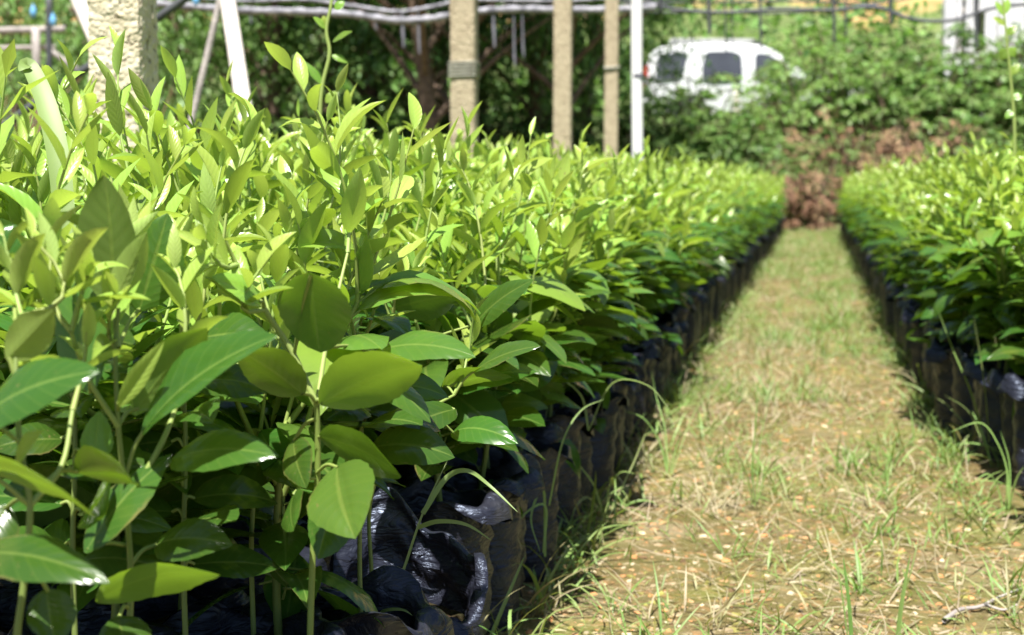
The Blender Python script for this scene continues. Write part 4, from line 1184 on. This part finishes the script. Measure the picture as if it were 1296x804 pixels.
weed("grass_weed", G(845, 600), [([(845, 600, 2.95), (835, 560, 2.95), (815, 530, 2.93), (790, 520, 2.9)], 0.007, 0.6), ([(848, 600, 2.95), (860, 555, 2.95), (880, 540, 2.9), (905, 545, 2.9)], 0.006, 0.55), ([(845, 600, 2.95), (842, 545, 2.97), (830, 500, 3.0), (825, 470, 3.0)], 0.005, 0.6), ([(850, 600, 2.95), (880, 520, 3.0), (920, 470, 3.0), (950, 455, 3.0)], 0.005, 0.5)],
     "grass weed spreading onto the path beside the left bags", "weed", gw)
weed("grass_weed", G(955, 640), [([(955, 640, 2.66), (952, 590, 2.66), (957, 530, 2.66), (958, 490, 2.67)], 0.006, 0.8), ([(952, 640, 2.66), (945, 600, 2.66), (930, 570, 2.64), (905, 520, 2.62)], 0.005, 0.6), ([(955, 642, 2.66), (970, 600, 2.66), (985, 580, 2.64), (1000, 575, 2.62)], 0.005, 0.55), ([(950, 640, 2.66), (930, 620, 2.6), (915, 630, 2.58)], 0.005, 0.4), ([(957, 640, 2.66), (962, 560, 2.68), (975, 500, 2.7)], 0.004, 0.7)],
     "upright bluish grass tuft standing in the middle of the path", "weed", "weeds on the open path")
weed("grass_weed", G(1076, 830), [([(1078, 830, 1.8), (1076, 780, 1.8), (1071, 735, 1.8), (1067, 704, 1.8)], 0.010, 0.88), ([(1076, 830, 1.8), (1062, 730, 1.82), (1050, 700, 1.84)], 0.004, 0.75)],
     "dark narrow grass blade standing at the path's lower border", "weed", "weeds on the open path")
weed("grass_weed", G(1135, 830), [([(1135, 830, 1.8), (1139, 780, 1.8), (1146, 735, 1.8), (1152, 702, 1.8)], 0.011, 0.66)],
     "bright wide grass blade leaning right at the path's lower border", "weed", "weeds on the open path")
weed("grass_weed", G(1270, 655), [([(1272, 655, 2.6), (1275, 600, 2.62), (1262, 560, 2.62), (1240, 535, 2.62), (1200, 548, 2.6)], 0.007, 0.6), ([(1272, 655, 2.6), (1262, 615, 2.6), (1250, 600, 2.58), (1232, 610, 2.57)], 0.007, 0.6), ([(1275, 655, 2.6), (1285, 610, 2.6), (1296, 590, 2.6)], 0.007, 0.66), ([(1270, 655, 2.6), (1255, 640, 2.55), (1240, 655, 2.53)], 0.006, 0.55), ([(1276, 655, 2.6), (1278, 590, 2.62), (1266, 545, 2.64)], 0.006, 0.7), ([(1274, 655, 2.6), (1282, 640, 2.55), (1290, 665, 2.53)], 0.007, 0.6)],
     "leafy grass clump at the foot of the right bed's nearest bags", "weed", "weeds along the right bed")
weed("grass_weed", G(1246, 560), [([(1246, 560, 3.1), (1230, 500, 3.1), (1205, 440, 3.1), (1187, 392, 3.1)], 0.009, 0.6), ([(1244, 560, 3.1), (1225, 520, 3.1), (1195, 500, 3.05)], 0.005, 0.5)],
     "long straight grass blade leaning left across the right bed's bags", "weed", "weeds along the right bed")
weed("grass_weed", G(1262, 545), [([(1252, 560, 3.0), (1245, 480, 3.0), (1232, 400, 3.0)], 0.005, 0.5), ([(1270, 560, 3.0), (1265, 480, 3.0), (1258, 415, 3.0)], 0.004, 0.25), ([(1272, 560, 3.0), (1270, 480, 3.0), (1283, 410, 3.0)], 0.004, 0.3)],
     "three thin dry stalks standing against the right bed's nearest bags", "weed", "weeds along the right bed")
weed("grass_weed", P(80, 300, 1.45), [([(84, 300, 1.30), (74, 200, 1.32), (58, 130, 1.34), (38, 84, 1.36), (30, 83, 1.355), (24, 90, 1.35)], 0.034, 0.62)],
     "broad pale grass blade bending over left of the pitted post", "weed", gw)
# twigs on the path
tw = MB()
tw_pts = [(1195, 785, 1.95), (1215, 772, 1.96), (1240, 768, 1.96), (1262, 757, 1.97), (1292, 745, 1.98)]
pp = smooth_path(np.array([G(p[0], p[1], 0.006) for p in tw_pts]), 5)
tube(tw, pp, np.linspace(0.004, 0.0015, len(pp)), 6)
pp = smooth_path(np.array([G(1248, 766, 0.007), G(1270, 772, 0.008), G(1288, 765, 0.006)]), 5)
tube(tw, pp, np.linspace(0.0025, 0.001, len(pp)), 6)
tag(tw.build("twig", M['old_wood']), "pale forked dry twig lying on the path's lower right", "twig")


# ------------------------------------------------------------------ posts and poles
def concrete_post(x, y, wd, h, rz, mat, label, band_z=None, rough=0.002, seedv=0):
    o = empty("concrete_post", (x, y, ground_z(x, y) - 0.02), rz)
    tag(o, label, "post", "concrete posts in the left bed")
    n, nz = 8, int(h / (0.012 if rough > 0.0025 else 0.03))
    ring = []
    for s in range(4):
        for k in range(n):
            t = k / n * 2 - 1
            p = [(t, -1), (1, t), (-t, 1), (-1, -t)][s]
            r = 1 - 0.06 * (abs(t) > 0.98)
            ring.append((p[0] * r, p[1] * r))
    m = MB()
    V = []
    for i in range(nz + 1):
        z = h * i / nz
        for (a, b) in ring:
            q = (a * wd / 2, b * wd / 2, z)
            g = rough * (noise.noise((q[0] * 60 + seedv, q[1] * 60, z * 60)) + 0.8 * noise.noise((q[0] * 25 + seedv, q[1] * 25, z * 12)))
            V.append((q[0] + a * g, q[1] + b * g, z))
    nn = len(ring)
    F = []
    for i in range(nz):
        for j in range(nn):
            k = (j + 1) % nn
            F.append((i * nn + j, i * nn + k, (i + 1) * nn + k, (i + 1) * nn + j))
    c = len(V); V.append((0, 0, h + 0.004))
    for j in range(0, nn, 2): F.append((nz * nn + j, nz * nn + j + 1, nz * nn + (j + 2) % nn, c))
    m.add(V, F)
    m.build("shaft", mat, o, smooth=rough < 0.0025)
    if band_z:
        b = MB()
        for q in range(5):
            zz = band_z + (q - 2) * 0.014
            e = wd / 2 + 0.004
            pts = [(-e, -e, zz), (e, -e, zz + 0.003), (e, e, zz), (-e, e, zz - 0.003), (-e, -e, zz)]
            tube(b, np.array([np.array(pts[i]) * (1 - t) + np.array(pts[i + 1]) * t for i in range(4) for t in (0, .33, .66)] + [pts[-1]]), 0.0045, 6)
        b.build("wire_band", M['band'], o)
    return o


concrete_post(*posts_xy[0], 0.1, 2.35, R(5), M['concrete_near'], "thick cream concrete post with a pitted rough face, nearest the camera", None, 0.0026, 1)
concrete_post(*posts_xy[1], 0.106, 2.35, R(4), M['concrete'], "second concrete post, with a wide grey wire band", 0.60 + 0.150 / 1.8 * 6.0 * 1.0, 0.002, 2)
concrete_post(*posts_xy[2], 0.104, 2.35, R(5), M['concrete'], "plain tan concrete post between the two banded ones", None, 0.002, 3)
concrete_post(*posts_xy[3], 0.104, 2.45, R(6), M['concrete'], "thin far concrete post beside the white pipe, with a narrow dark band", None, 0.002, 4)
b4 = [o for o in COL.objects if o.name.startswith("concrete_post")][-1]
bb = MB(); e = 0.056
tube(bb, [(-e, -e, 1.50), (0, -e - .002, 1.50), (e, -e, 1.505), (e, e, 1.50), (-e, e, 1.495), (-e, -e, 1.50)], 0.012, 6)
bb.build("wire_band", M['band'], b4)
x, y = posts_xy[4]
wp = empty("pipe_post", (x, y, 0)); tag(wp, "white plastic pipe post standing between the last concrete post and the car", "post")
m = MB(); tube(m, smooth_path([(0.028, 0, -0.1), (0.016, 0, 0.8), (0.004, 0, 1.6), (0.002, 0, 2.5)], 5), 0.038, 14, cap=True); m.build("shaft", M['white_pipe'], wp)
m = MB(); tube(m, [(0.012, 0, 1.315), (0.011, 0, 1.345)], 0.0405, 14); m.build("tie", M['string'], wp)


def pole(name, p0, p1, r, mat, label, r1=None, wob=0.0, cat="pole"):
    p0, p1 = np.array(p0), np.array(p1)
    # carry the line down to the ground and up past the frame
    dd = p0 - p1 if p0[2] > p1[2] else p1 - p0
    lo_ = p1 if p0[2] > p1[2] else p0
    base = lo_ - dd * (lo_[2] + 0.03) / dd[2]
    top = lo_ + dd * (2.25 - lo_[2]) / dd[2]
    pts = bez(base, top, (wob, 0, 0), 14) - base
    pts += np.array([[0.25 * r * noise.noise((k * 1.3, r * 99, 0)), 0, 0] for k in range(14)])
    m = MB(); tube(m, pts, np.linspace(r, r1 or r, 14), 12, cap=True)
    tag(m.build(name, mat, loc=base), label, cat)


pole("leaning_pole", P(288, 0, 3.7), P(309, 138, 3.6), 0.021, M['pale_pole'], "thick pale pole leaning right of the pitted post", 0.022)
pole("leaning_pole", P(99, 0, 3.9), P(125, 60, 3.85), 0.022, M['pale_pole'], "pale pole slanting behind the pitted post's left side", 0.02)
pole("thin_pole", P(274, 20, 5.0), P(258, 88, 5.0), 0.013, M['old_wood'], "thin grey stick leaning just left of the thick pale pole", 0.011)
pole("dark_tube", P(232, 0, 4.6), P(195, 26, 4.6), 0.014, M['dark_pole'], "dark tube slanting up from behind the pitted post", 0.014)
pole("thin_pole", P(932, 0, 24.0), P(932, 52, 24.0), 0.05, M['pale_pole'], "thin pale pole standing in front of the white car's roof", 0.045)
pole("dark_tube", P(62, 0, 12.0), P(62, 40, 12.0), 0.026, M['dark_pole'], "thin dark upright tube beside the grey timber rail", 0.026)

# timber rail far left
tr = empty("timber_rail", on_ground(20, 14.0)); tag(tr, "weathered grey timber rail on short posts, far left", "rail")
o0 = np.array(tr.location)
def wood(name, a, b, r, par=tr, mat='old_wood', org=None):
    m = MB(); pts = bez(a, b, (0, 0, 0), 8) - (o0 if org is None else org)
    tube(m, pts, r, 8, cap=True); m.build(name, M[mat], par)
wood("rail", P(-60, 40, 14.0), P(82, 37, 14.0), 0.034)
wood("rail", P(-60, 62, 14.0), P(70, 60, 14.0), 0.022)
for pxx, rr in ((45, 0.042), (-40, 0.042)):
    t = P(pxx, 34, 13.92); wood("post", (t[0], t[1], -0.05), t, rr)
wood("brace", P(55, 58, 13.9), P(100, 90, 13.9), 0.028)
# dead brush under it
RNG = np.random.default_rng(81)
db = MB()
for k in range(420):
    pxx = -60 + 200 * RNG.random(); dd = 10 + 3.0 * RNG.random()
    c = np.array(on_ground(pxx, dd)); c[2] = 0
    e = c + np.array([RNG.normal(0, 0.5), RNG.normal(0, 0.3), 0.5 + 0.9 * RNG.random()])
    tube(db, bez(c + RNG.normal(0, .05, 3), e, RNG.normal(0, 0.06, 3), 5), np.linspace(0.014, 0.004, 5), 4, (0.2 * RNG.random(), RNG.random(), 0, 1))
tag(db.build("dead_brush", M['dry']), "tangle of dry greyish dead branches left of the pitted post", "brush", kind='stuff')
# blue tags
for (pxx, pyy, lb) in ((42, 15, "larger round blue plastic tag hanging above the grey timber rail"), (67, 26, "smaller paler blue plastic tag hanging by the dark upright tube"), (248, 0, "blue plastic tag at the top border right of the pitted post")):
    t = empty("plastic_tag", P(pxx, pyy, 11.0)); tag(t, lb, "tag", "blue plastic tags hung on strings")
    m = MB()
    ring = [(0.0, -0.05), (0.021, -0.034), (0.027, 0), (0.018, 0.032), (0.009, 0.045), (0.009, 0.06)]
    V = [(r * math.cos(a), r * 0.8 * math.sin(a), z) for r, z in ring for a in np.arange(12) / 12 * 6.283]
    F = [(i * 12 + j, i * 12 + (j + 1) % 12, (i + 1) * 12 + (j + 1) % 12, (i + 1) * 12 + j) for i in range(5) for j in range(12)]
    m.add(V, F); m.build("cap", M['blue'], t)
    m = MB(); tube(m, [(0, 0, 0.06), (0.01, 0, 0.4), (0, 0, 1.0)], 0.004, 5); m.build("string", M['dark_string'], t)

# ------------------------------------------------------------------ rolled net and hose overhead
ND = 11.15
net = [(120, 2), (200, 5), (300, 13), (380, 15), (440, 18), (500, 26), (545, 24), (590, 16), (650, 12), (720, 13), (790, 12), (830, 9)]
n0 = P(480, 20, ND)
nr = empty("net_roll", n0); tag(nr, "grey shade net rolled up and sagging across the tops of the posts", "shade net")
m = MB()
pp = smooth_path([P(a, b, ND) for a, b in net], 8) - n0
rad = 0.029 * (1 + 0.16 * np.sin(np.arange(len(pp)) * 1.9)) 
tube(m, pp, rad, 10)
m.build("rolled_net", M['net'], nr)
m = MB()
pp2 = smooth_path([P(a, b - 13 + 3 * math.sin(a * .03), ND + 0.1) for a, b in net], 8) - n0
tube(m, pp2, 0.016 * (1 + 0.2 * np.sin(np.arange(len(pp2)) * 2.7)), 8)
m.build("rolled_net", M['net'], nr)
for pxx, y0_, y1_, r in ((400, 14, 30, .012), (474, 22, 38, .010), (509, 25, 60, .013), (529, 25, 68, .011), (624, 12, 60, .014), (650, 62, 84, .010), (661, 50, 72, .010), (316, 10, 30, 0.010)):
    m = MB(); tube(m, np.array([P(pxx, min(y0_, 16), ND), P(pxx + 1, (y0_ + y1_) / 2, ND), P(pxx + 2, y1_, ND)]) - n0, [r * .5, r, r * .6], 6)
    m.build("hanging_strip", M['string'], nr)
hose = [(790, 3), (830, 6), (860, 13), (920, 16), (985, 12), (1050, 13), (1095, 9), (1120, 12), (1145, 22), (1175, 27), (1210, 25), (1240, 15), (1270, 8), (1320, 4)]
h0 = P(1000, 12, ND + 0.3)
ho = empty("irrigation_hose", h0); tag(ho, "black hose sagging on strings above the path, dipping in front of the pale shed", "hose")
m = MB(); pp = smooth_path([P(a, b, ND + 0.3) for a, b in hose], 8) - h0; tube(m, pp, 0.015, 8); m.build("hose_line", M['hose'], ho)
m = MB(); pp = smooth_path([P(a, b, ND + 0.35) for a, b in [(800, 16), (900, 16), (985, 17), (1060, 12), (1110, 4), (1180, -6)]], 8) - h0; tube(m, pp, 0.008, 8); m.build("hose_line", M['hose'], ho)
m = MB(); pp = smooth_path([P(a, b, ND + 0.35) for a, b in [(780, 2), (900, 3), (1000, 1), (1100, 6), (1140, 18)]], 8) - h0; tube(m, pp, 0.008, 8); m.build("hose_line", M['hose'], ho)
for pxx, y1_, r in ((836, 14, .022), (897, 44, .02), (918, 66, .009), (926, 60, .007), (962, 64, .014), (1055, 52, .016), (1070, 46, .012), (1127, 30, .018), (1235, 60, 0.02)):
    m = MB(); tube(m, np.array([P(pxx, -30, ND + 0.3), P(pxx, 10, ND + 0.3), P(pxx + 1, y1_, ND + 0.3)]) - h0, [r * .6, r, r * .7], 6)
    m.build("hanging_string", M['dark_string'], ho)
# the wire that carries both, tied to the posts' tops
wr = MB(); tube(wr, np.array([P(-400, -40, ND + .2), P(300, -34, ND + .2), P(773, -34, ND + .2), P(1100, -30, ND + .3), P(1700, -36, ND + .3)]), 0.006, 6)
tag(wr.build("overhead_wire", M['dark_string']), "thin wire stretched above the beds, carrying net and hose", "wire")


# ------------------------------------------------------------------ white car on the terrace
def bm_obj(name, bm, mat, parent, bevel=0.0, smooth=True, seg=2):
    me = bpy.data.meshes.new(name)
    bmesh.ops.recalc_face_normals(bm, faces=bm.faces)
    if bevel: bmesh.ops.bevel(bm, geom=[e for e in bm.edges if e.calc_face_angle(0) > R(25)], offset=bevel, segments=seg, affect='EDGES', profile=0.6, clamp_overlap=True)
    bm.to_mesh(me); bm.free()
    me.materials.append(mat)
    for p in me.polygons: p.use_smooth = smooth
    o = bpy.data.objects.new(name, me); COL.objects.link(o)
    if parent: o.parent = parent
    return o


def prism(pts, ya, yb, inset=None):
    """closed outline in (x,z) between y=ya and y=yb; inset(z) gives the inward shift of the sides"""
    bm = bmesh.new()
    A = [bm.verts.new((x, ya + (inset(z) if inset else 0), z)) for x, z in pts]
    B = [bm.verts.new((x, yb - (inset(z) if inset else 0), z)) for x, z in pts]
    n = len(pts)
    bm.faces.new(A); bm.faces.new(list(reversed(B)))
    for i in range(n): bm.faces.new((A[i], B[i], B[(i + 1) % n], A[(i + 1) % n]))
    return bm


CD = 28.6
c0 = P(815, 235, CD)
cz = ground_z(c0[0], c0[1] + 1)
car = empty("parked_car", (c0[0], c0[1], 1.68), R(3)); tag(car, "white high-roofed car with dark windows, parked on the terrace behind the bank", "car")
W2 = 0.90
ins = lambda z: 0.0 if z < 0.98 else (z - 0.98) * 0.24
body = [(0.0, 0.45), (-0.03, 0.75), (0.0, 1.0), (0.03, 1.35), (0.10, 1.56), (0.28, 1.69), (0.7, 1.735), (1.6, 1.74), (2.25, 1.70), (2.55, 1.58), (2.85, 1.35), (3.16, 1.09), (3.6, 1.04), (4.1, 0.98), (4.32, 0.86), (4.36, 0.6), (4.3, 0.35), (3.98, 0.33), (3.9, 0.55), (3.7, 0.70), (3.45, 0.70), (3.25, 0.55), (3.17, 0.30), (1.28, 0.30), (1.2, 0.55), (1.0, 0.70), (0.75, 0.70), (0.55, 0.55), (0.47, 0.33), (0.1, 0.35)]
bm_obj("body", prism(body, 0, 2 * W2, ins), M['paint'], car, 0.05, True, 3)


def pane(name, pts, mat, side=0, proud=0.006, thick=0.03, par=car):
    """a side window: flat outline lying on the leaning side of the car"""
    bm = bmesh.new()
    s = 1 if side == 0 else -1
    y0_ = 0 if side == 0 else 2 * W2
    A = [bm.verts.new((x, y0_ + s * (ins(z) - proud), z)) for x, z in pts]
    B = [bm.verts.new((x, y0_ + s * (ins(z) + thick), z)) for x, z in pts]
    n = len(pts)
    bm.faces.new(A); bm.faces.new(list(reversed(B)))
    for i in range(n): bm.faces.new((A[i], B[i], B[(i + 1) % n], A[(i + 1) % n]))
    return bm_obj(name, bm, mat, par, 0, False)


def round_poly(pts, r=0.08, k=4):
    out = []
    n = len(pts)
    for i in range(n):
        p, a, b = np.array(pts[i]), np.array(pts[i - 1]), np.array(pts[(i + 1) % n])
        ra = min(r, np.linalg.norm(a - p) * .45); rb = min(r, np.linalg.norm(b - p) * .45)
        s, e = p + nrm(a - p) * ra, p + nrm(b - p) * rb
        for t in np.linspace(0, 1, k): out.append(tuple((1 - t) ** 2 * s + 2 * t * (1 - t) * p + t * t * e))
    return out


wins = [[(0.20, 1.03), (0.26, 1.55), (0.86, 1.575), (0.72, 1.02)], [(1.20, 0.98), (1.12, 1.20), (1.20, 1.575), (1.72, 1.575), (1.90, 1.50), (1.93, 1.0)], [(2.16, 1.0), (2.17, 1.53), (2.42, 1.51), (2.70, 1.34), (3.02, 1.03)]]
for sd in (0, 1):
    for wv in wins: pane("side_window", round_poly(wv, 0.09), M['glass'], sd)
    for x0_, x1_ in ((1.02, 2.02), (2.06, 3.08)):
        # door seam lines and handles
        pts = [(x0_, 0.42), (x0_, 0.97), (x0_ + 0.012, 0.97), (x0_ + 0.012, 0.42)]
        pane("door_seam", pts, M['trim'], sd, 0.004, 0.01)
        bm = prism([(x0_ + 0.10, 0.86), (x0_ + 0.10, 0.90), (x0_ + 0.28, 0.90), (x0_ + 0.28, 0.86)], -0.03 if sd == 0 else 2 * W2 + 0.002, -0.002 if sd == 0 else 2 * W2 + 0.03)
        bm_obj("door_handle", bm, M['paint'], car, 0.01)
    yy = -0.16 if sd == 0 else 2 * W2 + 0.02
    bm_obj("wing_mirror", prism(round_poly([(2.86, 1.0), (2.84, 1.17), (3.0, 1.17), (3.04, 1.0)], 0.04), yy, yy + 0.16), M['paint'], car, 0.015)
    yr = 0.24 if sd == 0 else 2 * W2 - 0.30
    rk = bm_obj("roof_rail", prism(round_poly([(0.42, 1.73), (0.50, 1.86), (2.15, 1.82), (2.26, 1.72), (2.15, 1.74), (0.6, 1.745)], 0.05), yr, yr + 0.06), M['tin'], car, 0.01)
    bm_obj("rail_end", prism([(2.10, 1.735), (2.12, 1.80), (2.22, 1.785), (2.40, 1.67)], yr - 0.01, yr + 0.07), M['trim'], rk, 0.005)
    hl = bm_obj("headlight", prism([(4.16, 0.74), (4.14, 0.93), (4.31, 0.86), (4.365, 0.72)], 0.02 if sd == 0 else 2 * W2 - 0.34, 0.34 if sd == 0 else 2 * W2 - 0.02), M['lamp_clear'], car, 0.01)
    bm_obj("tail_light", prism([(-0.045, 0.80), (-0.02, 1.30), (0.06, 1.30), (0.07, 0.80)], -0.008 if sd == 0 else 2 * W2 - 0.15, 0.15 if sd == 0 else 2 * W2 + 0.008), M['lamp_red'], car, 0.01)
    for xw in (0.87, 3.58):
        wh = MB()
        y_ = 0.02 if sd == 0 else 2 * W2 - 0.22
        prof = [(0.20, 0.0), (0.30, -0.005), (0.33, 0.03), (0.335, 0.10), (0.33, 0.17), (0.30, 0.205), (0.20, 0.20)]
        V = [(xw + r * math.cos(a), y_ + yy_, 0.335 + r * math.sin(a)) for r, yy_ in prof for a in np.arange(24) / 24 * 6.2832]
        F = [(i * 24 + j, i * 24 + (j + 1) % 24, (i + 1) * 24 + (j + 1) % 24, (i + 1) * 24 + j) for i in range(6) for j in range(24)]
        wh.add(V, F)
        tyre = wh.build("wheel", M['rubber'], car)
        rm = MB()
        V = [(xw + r * math.cos(a), y_ + (dy if sd == 0 else 0.2 - dy), 0.335 + r * (1 - 0.0) * math.sin(a)) for r, dy in ((0.205, 0.01), (0.19, 0.03), (0.06, 0.015), (0.005, 0.012)) for a in np.arange(24) / 24 * 6.2832]
        rm.add(V, [(i * 24 + j, i * 24 + (j + 1) % 24, (i + 1) * 24 + (j + 1) % 24, (i + 1) * 24 + j) for i in range(3) for j in range(24)])
        rm.build("rim", M['alloy'], tyre)
bmw = bmesh.new()
q = [bmw.verts.new(v) for v in ((2.46, 0.26, 1.63), (2.46, 2 * W2 - 0.26, 1.63), (3.16, 2 * W2 - 0.12, 1.115), (3.16, 0.12, 1.115), (2.44, 0.26, 1.60), (2.44, 2 * W2 - 0.26, 1.60), (3.14, 2 * W2 - 0.12, 1.08), (3.14, 0.12, 1.08))]
for f in ((0, 1, 2, 3), (7, 6, 5, 4), (0, 4, 5, 1), (1, 5, 6, 2), (2, 6, 7, 3), (3, 7, 4, 0)): bmw.faces.new([q[k] for k in f])
for v in q: v.co.x += 0.012; v.co.z += 0.022
bm_obj("windscreen", bmw, M['glass'], car, 0, False)
bm_obj("bumper", prism(round_poly([(4.30, 0.34), (4.33, 0.60), (4.42, 0.58), (4.42, 0.36)], 0.04), 0.05, 2 * W2 - 0.05), M['trim'], car, 0.02)
bm_obj("bumper", prism(round_poly([(-0.10, 0.40), (-0.10, 0.62), (0.02, 0.64), (0.04, 0.38)], 0.04), 0.05, 2 * W2 - 0.05), M['paint'], car, 0.02)

# ------------------------------------------------------------------ pale plank shed
SD = 25.5
s0 = P(1189, 235, SD)
shed = empty("plank_shed", (s0[0], s0[1], 1.62), R(-10)); tag(shed, "pale grey plank shed with gaps between its boards, standing on the bank", "shed")
bmw = bmesh.new()


def board(bm, x0_, x1_, z0_, z1_, y0_=0.0, t=0.03, sl=0.0):
    v = [bm.verts.new(p) for p in ((x0_, y0_, z0_), (x1_, y0_, z0_), (x1_ + sl, y0_, z1_), (x0_ + sl, y0_, z1_), (x0_, y0_ + t, z0_), (x1_, y0_ + t, z0_), (x1_ + sl, y0_ + t, z1_), (x0_ + sl, y0_ + t, z1_))]
    for f in ((0, 1, 2, 3), (7, 6, 5, 4), (0, 4, 5, 1), (1, 5, 6, 2), (2, 6, 7, 3), (3, 7, 4, 0)): bm.faces.new([v[k] for k in f])


sx_ = 0.0
rr_ = random.Random(4)
edges = [(0.0, 0.20, 0), (0.215, 0.30, .02), (0.36, 0.44, -.03), (0.455, 0.56, .015), (0.70, 0.90, 0), (0.905, 1.13, .02), (1.14, 1.36, -.01), (1.375, 1.60, .02), (1.61, 1.86, 0), (1.88, 2.1, .02), (2.11, 2.35, 0), (2.36, 2.6, .02), (2.62, 2.85, 0), (2.86, 3.1, .02)]
for a, b, dy in edges:
    board(bmw, a, b, -0.05 + 0.05 * rr_.random(), 2.62 + 0.04 * rr_.random(), dy, 0.028, rr_.uniform(-.012, .012))
board(bmw, 0.56, 0.70, -0.05, 1.35, 0.02, 0.03); board(bmw, 0.585, 0.70, 2.0, 2.6, 0.02, 0.03)
for k in range(11): board(bmw, -0.03 - 0.002, 0.0 - 0.002, -0.05, 2.6, 0.05 + k * 0.24, 0.225)
for k in range(11): board(bmw, 3.10 + 0.004, 3.134, -0.05, 2.6, 0.05 + k * 0.24, 0.225)
for k in range(13): board(bmw, 0.0 + k * 0.238, 0.225 + k * 0.238, -0.05, 2.6, 2.75, 0.03)
bm_obj("wall", bmw, M['planks'], shed, 0.004, False, 1)
bmw = bmesh.new(); board(bmw, 0.03, 3.08, 2.02, 2.12, 0.06, 0.06); board(bmw, 0.03, 3.08, 0.5, 0.6, 0.06, 0.06)
bm_obj("crossbeam", bmw, M['old_wood'], shed, 0.004, False, 1)
for xx in (0.02, 3.0):
    bmw = bmesh.new(); board(bmw, xx, xx + 0.09, -0.3, 2.6, -0.14, 0.09); bm_obj("corner_post", bmw, M['planks'], shed, 0.006, False, 1)
bmw = bmesh.new()
v = [bmw.verts.new(p) for p in ((-0.3, -0.06, 2.66), (3.4, -0.06, 2.72), (3.4, 3.1, 3.0), (-0.3, 3.1, 2.95), (-0.3, -0.06, 2.69), (3.4, -0.06, 2.75), (3.4, 3.1, 3.03), (-0.3, 3.1, 2.98))]
for f in ((3, 2, 1, 0), (4, 5, 6, 7), (0, 1, 5, 4), (1, 2, 6, 5), (2, 3, 7, 6), (3, 0, 4, 7)): bmw.faces.new([v[k] for k in f])
bm_obj("roof", bmw, M['tin'], shed, 0, False)
